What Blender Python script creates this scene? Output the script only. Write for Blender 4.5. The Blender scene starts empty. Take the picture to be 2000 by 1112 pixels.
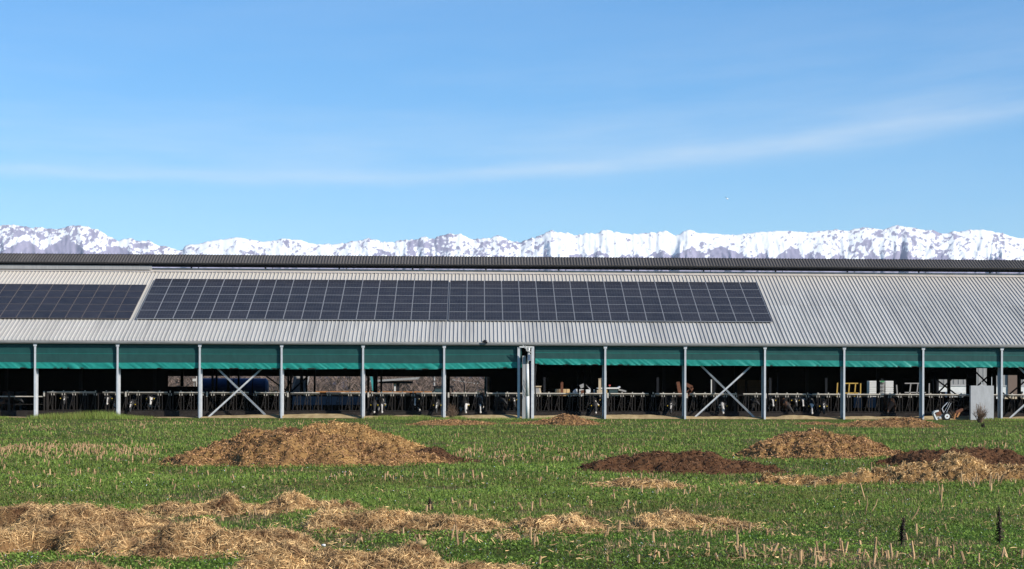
import bpy, math, random
import numpy as np
from mathutils import Matrix, Vector

# ------------------------------------------------------------------ camera, world, sun
S = bpy.context.scene
C = S.collection
F, CX, YH, TH, RO, D, HC = 4236.99, 1183.2, 758.98, .0597, .0031, 134.82, 1.9
RV = np.array([math.cos(TH), -math.sin(TH), 0.]); UV = np.array([0, 0, 1.]); FV = np.array([math.sin(TH), math.cos(TH), 0.])
CR = math.cos(RO)*RV + math.sin(RO)*UV
CU = -math.sin(RO)*RV + math.cos(RO)*UV
cam = bpy.data.cameras.new('camera')
cam.sensor_width = 36; cam.lens = F/2000*36
cam.shift_x = (1000-CX)/2000; cam.shift_y = (YH-556)/2000
cam.clip_start = .5; cam.clip_end = 60000
camo = bpy.data.objects.new('camera', cam); C.objects.link(camo)
M4 = Matrix(((CR[0], CU[0], -FV[0], 0), (CR[1], CU[1], -FV[1], -D), (CR[2], CU[2], -FV[2], HC), (0, 0, 0, 1)))
camo.matrix_world = M4
S.camera = camo

SUN_EL, SUN_AZ = math.radians(30), math.radians(123)      # azimuth clockwise from +Y
SUNV = Vector((math.sin(SUN_AZ)*math.cos(SUN_EL), math.cos(SUN_AZ)*math.cos(SUN_EL), math.sin(SUN_EL)))
W = bpy.data.worlds.new('World'); S.world = W; W.use_nodes = True
nt = W.node_tree; nt.nodes.clear()
def N(t, typ, **k):
    n = t.nodes.new(typ)
    for a, b in k.items():
        if a == 'inp':
            for i, v in b.items(): n.inputs[i].default_value = v
        else: setattr(n, a, b)
    return n
def mth(t, op, a, b=None, c=None):
    n = t.nodes.new('ShaderNodeMath'); n.operation = op
    for i, v in enumerate((a, b, c)):
        if v is None: continue
        if hasattr(v, 'is_linked') or hasattr(v, 'links'): t.links.new(v, n.inputs[i])
        else: n.inputs[i].default_value = v
    return n.outputs[0]
sky = N(nt, 'ShaderNodeTexSky', sky_type='NISHITA', sun_disc=False, sun_elevation=SUN_EL, sun_rotation=SUN_AZ,
        altitude=1000, air_density=1.0, dust_density=0.0, ozone_density=7.0)
tc = N(nt, 'ShaderNodeTexCoord'); sep = N(nt, 'ShaderNodeSeparateXYZ')
nt.links.new(tc.outputs['Generated'], sep.inputs[0])
az = mth(nt, 'ARCTAN2', sep.outputs[0], sep.outputs[1])
el = mth(nt, 'ARCSINE', sep.outputs[2])
line = mth(nt, 'ADD', mth(nt, 'ADD', mth(nt, 'MULTIPLY', az, .06), .0985), mth(nt, 'MULTIPLY', mth(nt, 'MULTIPLY', az, az), .22))
def cnoise(sa, se, sc, det, off=0.):
    cb = N(nt, 'ShaderNodeCombineXYZ')
    nt.links.new(mth(nt, 'MULTIPLY', az, sa), cb.inputs[0])
    nt.links.new(mth(nt, 'MULTIPLY', mth(nt, 'SUBTRACT', el, mth(nt, 'MULTIPLY', line, .8)), se), cb.inputs[1]); cb.inputs[2].default_value = off
    n = N(nt, 'ShaderNodeTexNoise', inp={'Scale': sc, 'Detail': det, 'Roughness': .6}); nt.links.new(cb.outputs[0], n.inputs['Vector'])
    return n.outputs['Fac']
dl = mth(nt, 'SUBTRACT', el, mth(nt, 'ADD', line, mth(nt, 'MULTIPLY', mth(nt, 'SUBTRACT', cnoise(3, 9, 2, 4), .5), .012)))
wid = mth(nt, 'ADD', .003, mth(nt, 'MULTIPLY', mth(nt, 'MAXIMUM', az, 0.0), .016))
g1 = mth(nt, 'POWER', 2.718, mth(nt, 'MULTIPLY', mth(nt, 'POWER', mth(nt, 'DIVIDE', dl, wid), 2.0), -1.0))
up = N(nt, 'ShaderNodeMapRange', inp={'From Min': -.006, 'From Max': .004, 'To Min': 0., 'To Max': 1.}); up.clamp = True; nt.links.new(dl, up.inputs[0])
dn = N(nt, 'ShaderNodeMapRange', inp={'From Min': .0, 'From Max': .06, 'To Min': 1., 'To Max': 0.}); dn.clamp = True; nt.links.new(dl, dn.inputs[0])
veil = N(nt, 'ShaderNodeMapRange', inp={'From Min': .38, 'From Max': .75, 'To Min': 0., 'To Max': 1.}); veil.clamp = True
nt.links.new(cnoise(4, 30, 1.5, 6, 3.), veil.inputs[0])
cl = mth(nt, 'ADD', mth(nt, 'MULTIPLY', g1, mth(nt, 'ADD', .13, mth(nt, 'MULTIPLY', veil.outputs[0], .22))),
         mth(nt, 'ADD', mth(nt, 'MULTIPLY', veil.outputs[0], .06),
             mth(nt, 'MULTIPLY', mth(nt, 'MULTIPLY', up.outputs[0], dn.outputs[0]), mth(nt, 'MULTIPLY', veil.outputs[0], .22))))
hs = N(nt, 'ShaderNodeHueSaturation', inp={'Hue': .497, 'Saturation': 1.13, 'Value': 1.0})
nt.links.new(sky.outputs[0], hs.inputs['Color'])
mixc = N(nt, 'ShaderNodeMix', data_type='RGBA'); nt.links.new(cl, mixc.inputs[0]); nt.links.new(hs.outputs[0], mixc.inputs[6])
mixc.inputs[7].default_value = (5.6, 6.2, 6.8, 1)
bg = N(nt, 'ShaderNodeBackground', inp={'Strength': .122}); nt.links.new(mixc.outputs[2], bg.inputs[0])
wo = N(nt, 'ShaderNodeOutputWorld'); nt.links.new(bg.outputs[0], wo.inputs[0])

sl = bpy.data.lights.new('sun', 'SUN'); sl.energy = 5.0; sl.angle = math.radians(.53); sl.color = (1, .955, .88)
so = bpy.data.objects.new('sun', sl); C.objects.link(so); so.rotation_euler = SUNV.to_track_quat('Z', 'Y').to_euler(); so.location = (40, -60, 60)
S.view_settings.view_transform = 'Standard'; S.view_settings.look = 'None'; S.view_settings.gamma = 1; S.view_settings.exposure = 0.28
S.cycles.max_bounces = 6; S.cycles.diffuse_bounces = 3; S.cycles.volume_bounces = 1; S.cycles.use_denoising = True
S.cycles.caustics_reflective = False; S.cycles.caustics_refractive = False

# ------------------------------------------------------------------ helpers
random.seed(7); rng = np.random.default_rng(11)
CAM = np.array([0, -D, HC])
def ray(u, v): return FV*F + CR*(u-CX) - CU*(v-YH)
def at(u, v, Y):                                  # the point in the plane Y that the pixel looks at
    d = ray(u, v); return CAM + d*((Y+D)/d[1])
def ground(u, v, z=0.):
    d = ray(u, v); return CAM + d*((z-HC)/d[2])
def X(u, Y, v=780): return float(at(u, v, Y)[0])
def Z(v, Y, u=1000): return float(at(u, v, Y)[2])

class MB:
    def __init__(s): s.v = []; s.f = []; s.m = []
    def add(s, v, f, m=0):
        o = len(s.v); s.v += [tuple(p) for p in v]; s.f += [tuple(i+o for i in q) for q in f]; s.m += [m]*len(f); return s
    def box(s, c, d, rz=0., m=0, mat=None):
        x, y, z = d[0]/2, d[1]/2, d[2]/2
        P = [(-x,-y,-z),(x,-y,-z),(x,y,-z),(-x,y,-z),(-x,-y,z),(x,-y,z),(x,y,z),(-x,y,z)]
        if mat is not None: P = [tuple(mat @ Vector(p)) for p in P]
        elif rz:
            a, b = math.cos(rz), math.sin(rz); P = [(p[0]*a-p[1]*b, p[0]*b+p[1]*a, p[2]) for p in P]
        P = [(p[0]+c[0], p[1]+c[1], p[2]+c[2]) for p in P]
        return s.add(P, [(0,3,2,1),(4,5,6,7),(0,1,5,4),(1,2,6,5),(2,3,7,6),(3,0,4,7)], m)
    def bx(s, x0, x1, y0, y1, z0, z1, m=0): return s.box(((x0+x1)/2, (y0+y1)/2, (z0+z1)/2), (abs(x1-x0), abs(y1-y0), abs(z1-z0)), m=m)
    def cyl(s, a, b, r0, r1=None, n=8, m=0, cap=True):
        r1 = r0 if r1 is None else r1
        a, b = Vector(a), Vector(b); w = (b-a).normalized(); h = Vector((0,0,1)) if abs(w.z) < .9 else Vector((1,0,0))
        e = w.cross(h).normalized(); g = w.cross(e)
        P = []
        for c, r in ((a, r0), (b, r1)):
            for i in range(n):
                t = 2*math.pi*i/n; P.append(c + e*(r*math.cos(t)) + g*(r*math.sin(t)))
        f = [(i, (i+1) % n, n+(i+1) % n, n+i) for i in range(n)]
        if cap: f += [tuple(range(n))[::-1], tuple(range(n, 2*n))]
        return s.add(P, f, m)
    def path(s, pts, r, n=6, m=0):
        for a, b in zip(pts, pts[1:]): s.cyl(a, b, r, r, n, m)
        return s
    def beam(s, a, b, w, h, m=0):                 # rectangular bar from a to b
        a, b = Vector(a), Vector(b); k = (b-a).normalized(); u = Vector((0,1,0)) if abs(k.y) < .9 else Vector((1,0,0))
        e = k.cross(u).normalized()*(w/2); g = k.cross(e.normalized())*(h/2)
        P = [a-e-g, a+e-g, a+e+g, a-e+g, b-e-g, b+e-g, b+e+g, b-e+g]
        return s.add(P, [(0,3,2,1),(4,5,6,7),(0,1,5,4),(1,2,6,5),(2,3,7,6),(3,0,4,7)], m)
    def prism(s, poly, axis, a, b, m=0):          # polygon in two axes, extruded along the third
        n = len(poly)
        def pt(p, t): return {'x': (t, p[0], p[1]), 'y': (p[0], t, p[1]), 'z': (p[0], p[1], t)}[axis]
        P = [pt(p, a) for p in poly] + [pt(p, b) for p in poly]
        f = [(i, (i+1) % n, n+(i+1) % n, n+i) for i in range(n)] + [tuple(range(n))[::-1], tuple(range(n, 2*n))]
        return s.add(P, f, m)
    def mesh(s, name, mats):
        me = bpy.data.meshes.new(name); me.from_pydata(s.v, [], s.f)
        for m in (mats if isinstance(mats, (list, tuple)) else [mats]): me.materials.append(m)
        if any(s.m): me.polygons.foreach_set('material_index', s.m)
        me.update(); return me
    def build(s, name, mats, parent=None, smooth=False, **k):
        me = s.mesh(name, mats)
        if smooth: me.polygons.foreach_set('use_smooth', [True]*len(me.polygons))
        return link(name, me, parent, **k)
def link(name, me, parent=None, **k):
    o = bpy.data.objects.new(name, me); C.objects.link(o)
    if parent is not None:
        o.parent = parent
        o.matrix_parent_inverse = Matrix.Translation(-Vector(parent.location)) if parent.type == 'EMPTY' else Matrix()
    for a, b in k.items(): o[a] = b
    return o
def empty(name, loc, label, cat, group=None):
    o = bpy.data.objects.new(name, None); C.objects.link(o); o.location = loc; o.empty_display_size = .2
    o['label'] = label; o['category'] = cat
    if group: o['group'] = group
    return o
def npmesh(name, V, Fq, mat, smooth=False):
    me = bpy.data.meshes.new(name); V = np.asarray(V, np.float32); Fq = np.asarray(Fq, np.int32); k = Fq.shape[1]
    me.vertices.add(len(V)); me.vertices.foreach_set('co', V.ravel())
    me.loops.add(Fq.size); me.loops.foreach_set('vertex_index', Fq.ravel())
    me.polygons.add(len(Fq)); me.polygons.foreach_set('loop_start', np.arange(0, Fq.size, k, dtype=np.int32))
    if smooth: me.polygons.foreach_set('use_smooth', np.ones(len(Fq), bool))
    for m in (mat if isinstance(mat, (list, tuple)) else [mat]): me.materials.append(m)
    me.update(); me.validate(); return me
_T = rng.random((64, 256, 256)).astype(np.float32)
def vn(x, y, s=0):
    T = _T[s % 64]; xi = np.floor(x).astype(int); yi = np.floor(y).astype(int); fx = x-xi; fy = y-yi
    fx = fx*fx*fx*(fx*(fx*6-15)+10); fy = fy*fy*fy*(fy*(fy*6-15)+10)
    a = T[xi & 255, yi & 255]; b = T[(xi+1) & 255, yi & 255]; c = T[xi & 255, (yi+1) & 255]; d = T[(xi+1) & 255, (yi+1) & 255]
    return (a*(1-fx)+b*fx)*(1-fy) + (c*(1-fx)+d*fx)*fy
def fbm(x, y, s=0, o=5, g=.5):
    r = 0; a = 1; t = 0
    for i in range(o): r = r + a*vn(x*2**i+17.3*i, y*2**i+9.1*i, s+i); t += a; a *= g
    return r/t
def ridged(x, y, s=0, o=5, g=.5):
    r = 0; a = 1; t = 0
    for i in range(o): r = r + a*(1-np.abs(2*vn(x*2**i+5.7*i, y*2**i+3.3*i, s+i)-1)); t += a; a *= g
    return r/t

# ------------------------------------------------------------------ materials
def mat(name, col, rough=.7, metal=0., var=None, scale=8., bump=0., obj_var=0., stretch=None, island=0., spec=.3, coord='Object', detail=5.):
    m = bpy.data.materials.new(name); m.use_nodes = True; t = m.node_tree; b = t.nodes['Principled BSDF']
    b.inputs['Roughness'].default_value = rough; b.inputs['Metallic'].default_value = metal; b.inputs['Specular IOR Level'].default_value = spec
    b.inputs['Base Color'].default_value = (*col, 1)
    out = None
    if var is not None or bump:
        co = N(t, 'ShaderNodeTexCoord'); mp = N(t, 'ShaderNodeMapping'); mp.inputs['Scale'].default_value = stretch or (1, 1, 1)
        t.links.new(co.outputs[coord], mp.inputs[0])
        no = N(t, 'ShaderNodeTexNoise', inp={'Scale': scale, 'Detail': detail, 'Roughness': .65}); t.links.new(mp.outputs[0], no.inputs['Vector'])
        if var is not None:
            rp = N(t, 'ShaderNodeMapRange', inp={'From Min': .32, 'From Max': .68}); rp.clamp = True; t.links.new(no.outputs['Fac'], rp.inputs[0])
            mx = N(t, 'ShaderNodeMix', data_type='RGBA'); t.links.new(rp.outputs[0], mx.inputs[0])
            mx.inputs[6].default_value = (*col, 1); mx.inputs[7].default_value = (*var, 1); out = mx.outputs[2]
        if bump:
            bp = N(t, 'ShaderNodeBump', inp={'Strength': bump, 'Distance': .02}); t.links.new(no.outputs['Fac'], bp.inputs['Height']); t.links.new(bp.outputs[0], b.inputs['Normal'])
    for amt, src in ((obj_var, 'obj'), (island, 'isl')):
        if not amt: continue
        if src == 'obj': r = N(t, 'ShaderNodeObjectInfo').outputs['Random']
        else: r = N(t, 'ShaderNodeNewGeometry').outputs['Random Per Island']
        h = N(t, 'ShaderNodeHueSaturation')
        if out is None: h.inputs['Color'].default_value = (*col, 1)
        else: t.links.new(out, h.inputs['Color'])
        t.links.new(mth(t, 'ADD', 1-amt, mth(t, 'MULTIPLY', r, 2*amt)), h.inputs['Value']); out = h.outputs[0]
    if out is not None: t.links.new(out, b.inputs['Base Color'])
    return m
M = {}
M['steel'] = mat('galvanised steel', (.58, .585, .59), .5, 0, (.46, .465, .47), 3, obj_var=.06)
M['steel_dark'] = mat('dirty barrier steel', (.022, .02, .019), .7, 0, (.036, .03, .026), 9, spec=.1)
M['rail'] = mat('worn galvanised rail', (.55, .50, .43), .55, 0, (.40, .36, .30), 6)
M['black'] = mat('shade-black cladding', (.011, .011, .012), .9, 0, (.018, .016, .015), 2, spec=.05)  # interior shade put into the colour: walls near black so the barn reads unlit
M['black_steel'] = mat('dark painted steel', (.014, .015, .018), .7, 0, (.02, .02, .022), 4, spec=.1)
M['fascia'] = mat('weathered eave gutter', (.28, .27, .25), .7, 0, (.15, .145, .135), 3, stretch=(.4, 1, 6), bump=.1)
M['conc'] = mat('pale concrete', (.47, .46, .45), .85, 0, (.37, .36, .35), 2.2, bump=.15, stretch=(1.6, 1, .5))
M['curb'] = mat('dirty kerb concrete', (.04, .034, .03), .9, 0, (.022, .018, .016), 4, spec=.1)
M['feed'] = mat('spilled chopped feed', (.42, .32, .17), .95, 0, (.26, .18, .085), 3, bump=.5)
M['slurry'] = mat('dark barn floor', (.02, .018, .015), .8, 0, (.03, .026, .02), 2, spec=.05)
M['straw'] = mat('golden straw strands', (.47, .265, .115), .8, 0, (.20, .10, .045), 1.3, island=.65)
M['straw_pale'] = mat('pale straw strands', (.80, .53, .24), .75, 0, (.16, .08, .037), 2.3, island=.6)
M['straw_gold'] = mat('dry golden straw strands', (.62, .38, .145), .75, 0, (.34, .185, .07), 1.3, island=.5)
M['manure'] = mat('straw manure', (.15, .08, .032), .95, 0, (.32, .185, .07), 1.6, bump=.9, spec=.05, detail=9)
M['manure_pale'] = mat('pale straw manure', (.36, .21, .09), .95, 0, (.085, .042, .02), 2.3, bump=.9, spec=.05, detail=9)
M['soil'] = mat('dark composted manure', (.075, .034, .017), .95, 0, (.125, .062, .03), 3, bump=.9, spec=.05, detail=9)
M['soil_bit'] = mat('dark manure crumbs', (.09, .042, .021), .95, 0, (.15, .08, .04), 3, island=.5)
M['stalk'] = mat('dry maize stalk', (.52, .34, .17), .75, 0, (.26, .14, .065), 6, stretch=(1, 1, .3), obj_var=.3, island=.2)
M['weed_dark'] = mat('dead dark weed', (.045, .03, .022), .9, island=.4)
M['twig'] = mat('dry brown twigs', (.17, .105, .065), .9, island=.4)
M['twig_far'] = mat('bare winter branches', (.17, .12, .095), .95, island=.35)
M['white'] = mat('dirty white paint', (.72, .71, .68), .5, 0, (.55, .54, .5), 3)
M['white_clean'] = mat('white sheet cladding', (.76, .75, .72), .6, 0, (.66, .65, .62), 1.5)
M['cream'] = mat('cream paint', (.60, .48, .33), .6, 0, (.48, .37, .24), 3)
M['yellow'] = mat('yellow painted tube', (.62, .42, .10), .5, 0, (.45, .28, .07), 5)
M['orange'] = mat('faded orange paint', (.48, .21, .07), .6, 0, (.34, .15, .06), 4)
M['rust'] = mat('rusty brown steel', (.20, .075, .035), .85, 0, (.10, .045, .03), 7)
M['blue'] = mat('dark blue tank paint', (.02, .045, .13), .45, 0, (.012, .03, .085), 2)
M['bluegrey'] = mat('blue grey sheet', (.10, .14, .21), .7, 0, (.07, .10, .15), 3)
M['teal'] = mat('teal paint', (.06, .33, .33), .5, 0, (.04, .24, .25), 4)
M['rubber'] = mat('black rubber', (.018, .018, .018), .85)
M['glass'] = mat('dark tinted glass', (.03, .06, .07), .08, spec=.6)
M['hay'] = mat('round bale straw', (.42, .29, .14), .95, 0, (.30, .19, .08), 9, bump=.5)
M['wood_brown'] = mat('brown stacked panels', (.10, .05, .03), .9, 0, (.07, .035, .022), 4)
M['green_plastic'] = mat('green plastic', (.08, .28, .13), .6)
M['redroof'] = mat('red clay roof tiles', (.42, .12, .06), .85, 0, (.32, .09, .05), 2)
M['wall'] = mat('pale rendered wall', (.62, .57, .50), .9)
M['corr'] = mat('grey corrugated wall', (.36, .35, .335), .7, 0, (.27, .26, .25), 1.5, stretch=(8, 1, .6))
M['red_lamp'] = mat('red beacon lens', (.45, .05, .03), .3)
M['tag'] = mat('yellow ear tag', (.75, .5, .04), .5)
M['evergreen'] = mat('dark evergreen leaves', (.03, .05, .025), .9, island=.4)
M['frame_alu'] = mat('anodised panel frame', (.30, .30, .31), .5, 0)
M['frame_black'] = mat('black panel frame', (.13, .11, .10), .5, 0)

def roof_mat():
    m = mat('weathered ribbed roof sheet', (.46, .44, .40), .6, .0, obj_var=.08, spec=.25)
    t = m.node_tree; b = t.nodes['Principled BSDF']; src = b.inputs['Base Color'].links[0].from_socket
    g = N(t, 'ShaderNodeNewGeometry'); sp = N(t, 'ShaderNodeSeparateXYZ'); t.links.new(g.outputs['Position'], sp.inputs[0])
    def nz(sc, st, det=5.):
        mp = N(t, 'ShaderNodeMapping'); mp.inputs['Scale'].default_value = st; t.links.new(g.outputs['Position'], mp.inputs[0])
        n = N(t, 'ShaderNodeTexNoise', inp={'Scale': sc, 'Detail': det, 'Roughness': .65}); t.links.new(mp.outputs[0], n.inputs['Vector']); return n.outputs['Fac']
    def mix(f, c, prev):
        cl_ = N(t, 'ShaderNodeClamp', inp={'Max': .9}); t.links.new(f, cl_.inputs[0])
        mx = N(t, 'ShaderNodeMix', data_type='RGBA'); t.links.new(cl_.outputs[0], mx.inputs[0]); t.links.new(prev, mx.inputs[6]); mx.inputs[7].default_value = (*c, 1); return mx.outputs[2]
    streak = nz(1., (3.2, .10, .0), 6.); blotch = nz(.3, (1, 1, 1), 5.)
    c = mix(mth(t, 'MULTIPLY', mth(t, 'SUBTRACT', streak, .50), 4.5), (.27, .262, .245), src)                  # dirt runs down the sheets
    c = mix(mth(t, 'MULTIPLY', mth(t, 'SUBTRACT', nz(1., (4.1, .07, 0), 4.), .60), 6.), (.56, .53, .46), c)     # pale washed runs
    # cream lichen and dust near the ridge and over the left bays
    a = mth(t, 'MULTIPLY', mth(t, 'SUBTRACT', sp.outputs[1], 8.), .19)
    l = mth(t, 'MULTIPLY', mth(t, 'SUBTRACT', -8., sp.outputs[0]), .018)
    f = mth(t, 'ADD', mth(t, 'ADD', mth(t, 'MAXIMUM', a, 0.), mth(t, 'MAXIMUM', l, 0.)), mth(t, 'SUBTRACT', mth(t, 'MULTIPLY', blotch, .9), .5))
    c = mix(f, (.54, .49, .42), c)
    t.links.new(c, b.inputs['Base Color'])
    return m
M['roof'] = roof_mat()
M['capsheet'] = mat('dark fibre cement ridge sheet', (.068, .062, .058), .85, 0, (.105, .093, .083), 5, obj_var=.12, spec=.2)
M['flash'] = mat('cream ridge flashing', (.56, .50, .44), .6, 0, (.44, .39, .34), 2)

def glass_mat(name, c0, c1, cells):
    m = bpy.data.materials.new(name); m.use_nodes = True; t = m.node_tree; b = t.nodes['Principled BSDF']
    b.inputs['Roughness'].default_value = .25; b.inputs['Specular IOR Level'].default_value = .13
    co = N(t, 'ShaderNodeTexCoord'); sp = N(t, 'ShaderNodeSeparateXYZ'); t.links.new(co.outputs['Object'], sp.inputs[0])
    def gap(src, period, w):
        fr = mth(t, 'FRACT', mth(t, 'DIVIDE', src, period)); d = mth(t, 'ABSOLUTE', mth(t, 'SUBTRACT', fr, .5)); return mth(t, 'GREATER_THAN', d, .5-w)
    gx = gap(sp.outputs[0], 1.1/6, .035); gy = gap(mth(t, 'ADD', sp.outputs[1], .0), .86/5, .03)
    gm = mth(t, 'LESS_THAN', mth(t, 'ABSOLUTE', mth(t, 'SUBTRACT', sp.outputs[1], .85)), .02)
    lines = mth(t, 'MAXIMUM', mth(t, 'MULTIPLY', mth(t, 'MAXIMUM', gx, gy), .35), mth(t, 'MULTIPLY', gm, .7)) if cells else mth(t, 'MULTIPLY', gx, .0)
    oi = N(t, 'ShaderNodeObjectInfo'); hv = N(t, 'ShaderNodeHueSaturation'); hv.inputs['Color'].default_value = (*c0, 1)
    t.links.new(mth(t, 'ADD', .75, mth(t, 'MULTIPLY', oi.outputs['Random'], .5)), hv.inputs['Value'])
    mx = N(t, 'ShaderNodeMix', data_type='RGBA'); t.links.new(lines, mx.inputs[0]); t.links.new(hv.outputs[0], mx.inputs[6]); mx.inputs[7].default_value = (*c1, 1)
    # dust film
    no = N(t, 'ShaderNodeTexNoise', inp={'Scale': 1.3, 'Detail': 4.}); g = N(t, 'ShaderNodeNewGeometry'); t.links.new(g.outputs['Position'], no.inputs['Vector'])
    m2 = N(t, 'ShaderNodeMix', data_type='RGBA'); t.links.new(mth(t, 'MULTIPLY', no.outputs['Fac'], .10), m2.inputs[0]); t.links.new(mx.outputs[2], m2.inputs[6]); m2.inputs[7].default_value = (.35, .33, .30, 1)
    t.links.new(m2.outputs[2], b.inputs['Base Color'])
    return m
M['pv'] = glass_mat('silicon cells under glass', (.015, .0115, .0115), (.10, .095, .095), True)
M['pv_film'] = glass_mat('thin film cells under glass', (.017, .013, .014), (.05, .05, .05), False)

def curtain_mat(name, col, tr):
    m = mat(name, col, .55, 0, tuple(c*.8 for c in col), 2.5, spec=.35)
    return m
M['net'] = curtain_mat('green woven curtain net', (.013, .070, .064), .1)
M['net_dusty'] = curtain_mat('dusty woven curtain net', (.019, .073, .065), .1)
M['hem'] = curtain_mat('green tarpaulin hem', (.012, .25, .20), .1)

def cow_mat(name, dark, light, thr):
    m = bpy.data.materials.new(name); m.use_nodes = True; t = m.node_tree; b = t.nodes['Principled BSDF']; b.inputs['Roughness'].default_value = .75
    co = N(t, 'ShaderNodeTexCoord'); oi = N(t, 'ShaderNodeObjectInfo'); ad = N(t, 'ShaderNodeVectorMath', operation='ADD')
    cb = N(t, 'ShaderNodeCombineXYZ'); t.links.new(mth(t, 'MULTIPLY', oi.outputs['Random'], 40.), cb.inputs[0])
    t.links.new(co.outputs['Object'], ad.inputs[0]); t.links.new(cb.outputs[0], ad.inputs[1])
    no = N(t, 'ShaderNodeTexNoise', inp={'Scale': 2.0, 'Detail': 2.}); t.links.new(ad.outputs[0], no.inputs['Vector'])
    at_ = N(t, 'ShaderNodeAttribute', attribute_name='blaze')
    f = mth(t, 'MAXIMUM', mth(t, 'GREATER_THAN', no.outputs['Fac'], thr), mth(t, 'GREATER_THAN', at_.outputs['Fac'], .5))
    mx = N(t, 'ShaderNodeMix', data_type='RGBA'); t.links.new(f, mx.inputs[0]); mx.inputs[6].default_value = (*dark, 1); mx.inputs[7].default_value = (*light, 1)
    t.links.new(mx.outputs[2], b.inputs['Base Color']); return m
M['cow_black'] = cow_mat('black and white hide', (.012, .011, .011), (.50, .46, .42), .61)
M['cow_plain'] = cow_mat('mostly black hide', (.012, .011, .011), (.55, .5, .45), .72)
M['cow_brown'] = cow_mat('brown and black hide', (.10, .045, .022), (.02, .016, .014), .55)

# ------------------------------------------------------------------ ground
def ground_mat():
    m = bpy.data.materials.new('field soil under weeds'); m.use_nodes = True; t = m.node_tree; b = t.nodes['Principled BSDF']; b.inputs['Roughness'].default_value = .95; b.inputs['Specular IOR Level'].default_value = .05
    g = N(t, 'ShaderNodeNewGeometry')
    n1 = N(t, 'ShaderNodeTexNoise', inp={'Scale': .25, 'Detail': 8., 'Roughness': .65}); n2 = N(t, 'ShaderNodeTexNoise', inp={'Scale': 6., 'Detail': 6., 'Roughness': .7})
    for n in (n1, n2): t.links.new(g.outputs['Position'], n.inputs['Vector'])
    f = mth(t, 'ADD', mth(t, 'MULTIPLY', n1.outputs['Fac'], .6), mth(t, 'MULTIPLY', n2.outputs['Fac'], .4))
    r = N(t, 'ShaderNodeValToRGB'); r.color_ramp.elements[0].position = .38; r.color_ramp.elements[0].color = (.12, .08, .04, 1)
    r.color_ramp.elements[1].position = .56; r.color_ramp.elements[1].color = (.055, .11, .014, 1)
    e = r.color_ramp.elements.new(.47); e.color = (.08, .09, .024, 1)
    t.links.new(f, r.inputs[0]); t.links.new(r.outputs[0], b.inputs['Base Color'])
    bp = N(t, 'ShaderNodeBump', inp={'Strength': .8, 'Distance': .06}); t.links.new(n2.outputs['Fac'], bp.inputs['Height']); t.links.new(bp.outputs[0], b.inputs['Normal'])
    return m
M['ground'] = ground_mat()
def gz(x, y):                                     # gentle relief of the field, flat at the barn
    w = np.clip((-np.asarray(y)-2)/20, 0, 1)
    return w*((fbm(np.asarray(x)*.18+40, np.asarray(y)*.12+80, 3, 3)-.5)*.16 + (fbm(np.asarray(x)*1.1+40, np.asarray(y)*1.1+90, 9, 3)-.5)*.05)
nx, ny = 260, 420
gx = np.linspace(-45, 45, nx); gy = -130+130*np.linspace(0, 1, ny)
GX, GY = np.meshgrid(gx, gy); V = np.stack([GX, GY, gz(GX, GY)], -1).reshape(-1, 3)
idx = np.arange(nx*ny).reshape(ny, nx); FQ = np.stack([idx[:-1, :-1], idx[:-1, 1:], idx[1:, 1:], idx[1:, :-1]], -1).reshape(-1, 4)
link('field', npmesh('field', V, FQ, M['ground'], True), kind='structure')
b = MB()
for x0, x1, y0, y1 in ((-9000, 9000, 34, 12000), (-9000, -45, -400, 34), (45, 9000, -400, 34), (-45, 45, -400, -130)):
    b.add([(x0, y0, -.02), (x1, y0, -.02), (x1, y1, -.02), (x0, y1, -.02)], [(0, 1, 2, 3)])
b.build('far_fields', M['ground'], kind='structure')
b = MB(); b.bx(-45, 45, 0, 34, -.3, -.012); b.build('barn_floor', M['slurry'], kind='structure')
# feed lane: lumpy strip of chopped feed between the posts and the kerb
fx = np.linspace(-45, 45, 900); fy = np.linspace(-.05, 1.42, 16); GX, GY = np.meshgrid(fx, fy)
hump = np.clip(np.sin(np.clip((GY-.1)/1.4, 0, 1)*math.pi), 0, 1)**.8
Zf = hump*(.14+.30*np.clip(fbm(GX*.45, GY*.8, 21, 4)-.28, 0, 1)) + .01 + .03*(fbm(GX*4, GY*4, 25, 3)-.5)*hump
ramp = np.clip((GX+19)/6, .25, 1); V = np.stack([GX, GY, Zf*ramp], -1).reshape(-1, 3)
idx = np.arange(900*16).reshape(16, 900); FQ = np.stack([idx[:-1, :-1], idx[:-1, 1:], idx[1:, 1:], idx[1:, :-1]], -1).reshape(-1, 4)
link('feed_strip', npmesh('feed_strip', V, FQ, M['feed'], True), label='pale chopped feed spread along the kerb under the feed barrier', category='feed', kind='stuff')

# ------------------------------------------------------------------ barn
AL = math.atan2(9.0391-6.118, 11.9927-3.7977); CA, SA = math.cos(AL), math.sin(AL)
ZE = 4.7645                                       # roof plane height at Y = 0
COLX = [-26.98+5*k for k in range(-3, 16)]
XL, XR = -42., 48.
barn = empty('barn', (0, 0, 0), 'long open-sided cattle barn with grey ribbed metal roof and raised dark ridge cap', 'barn')
def slope(x, s, off=0.): return (x, s*CA - off*SA, ZE + s*SA + off*CA)
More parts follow.
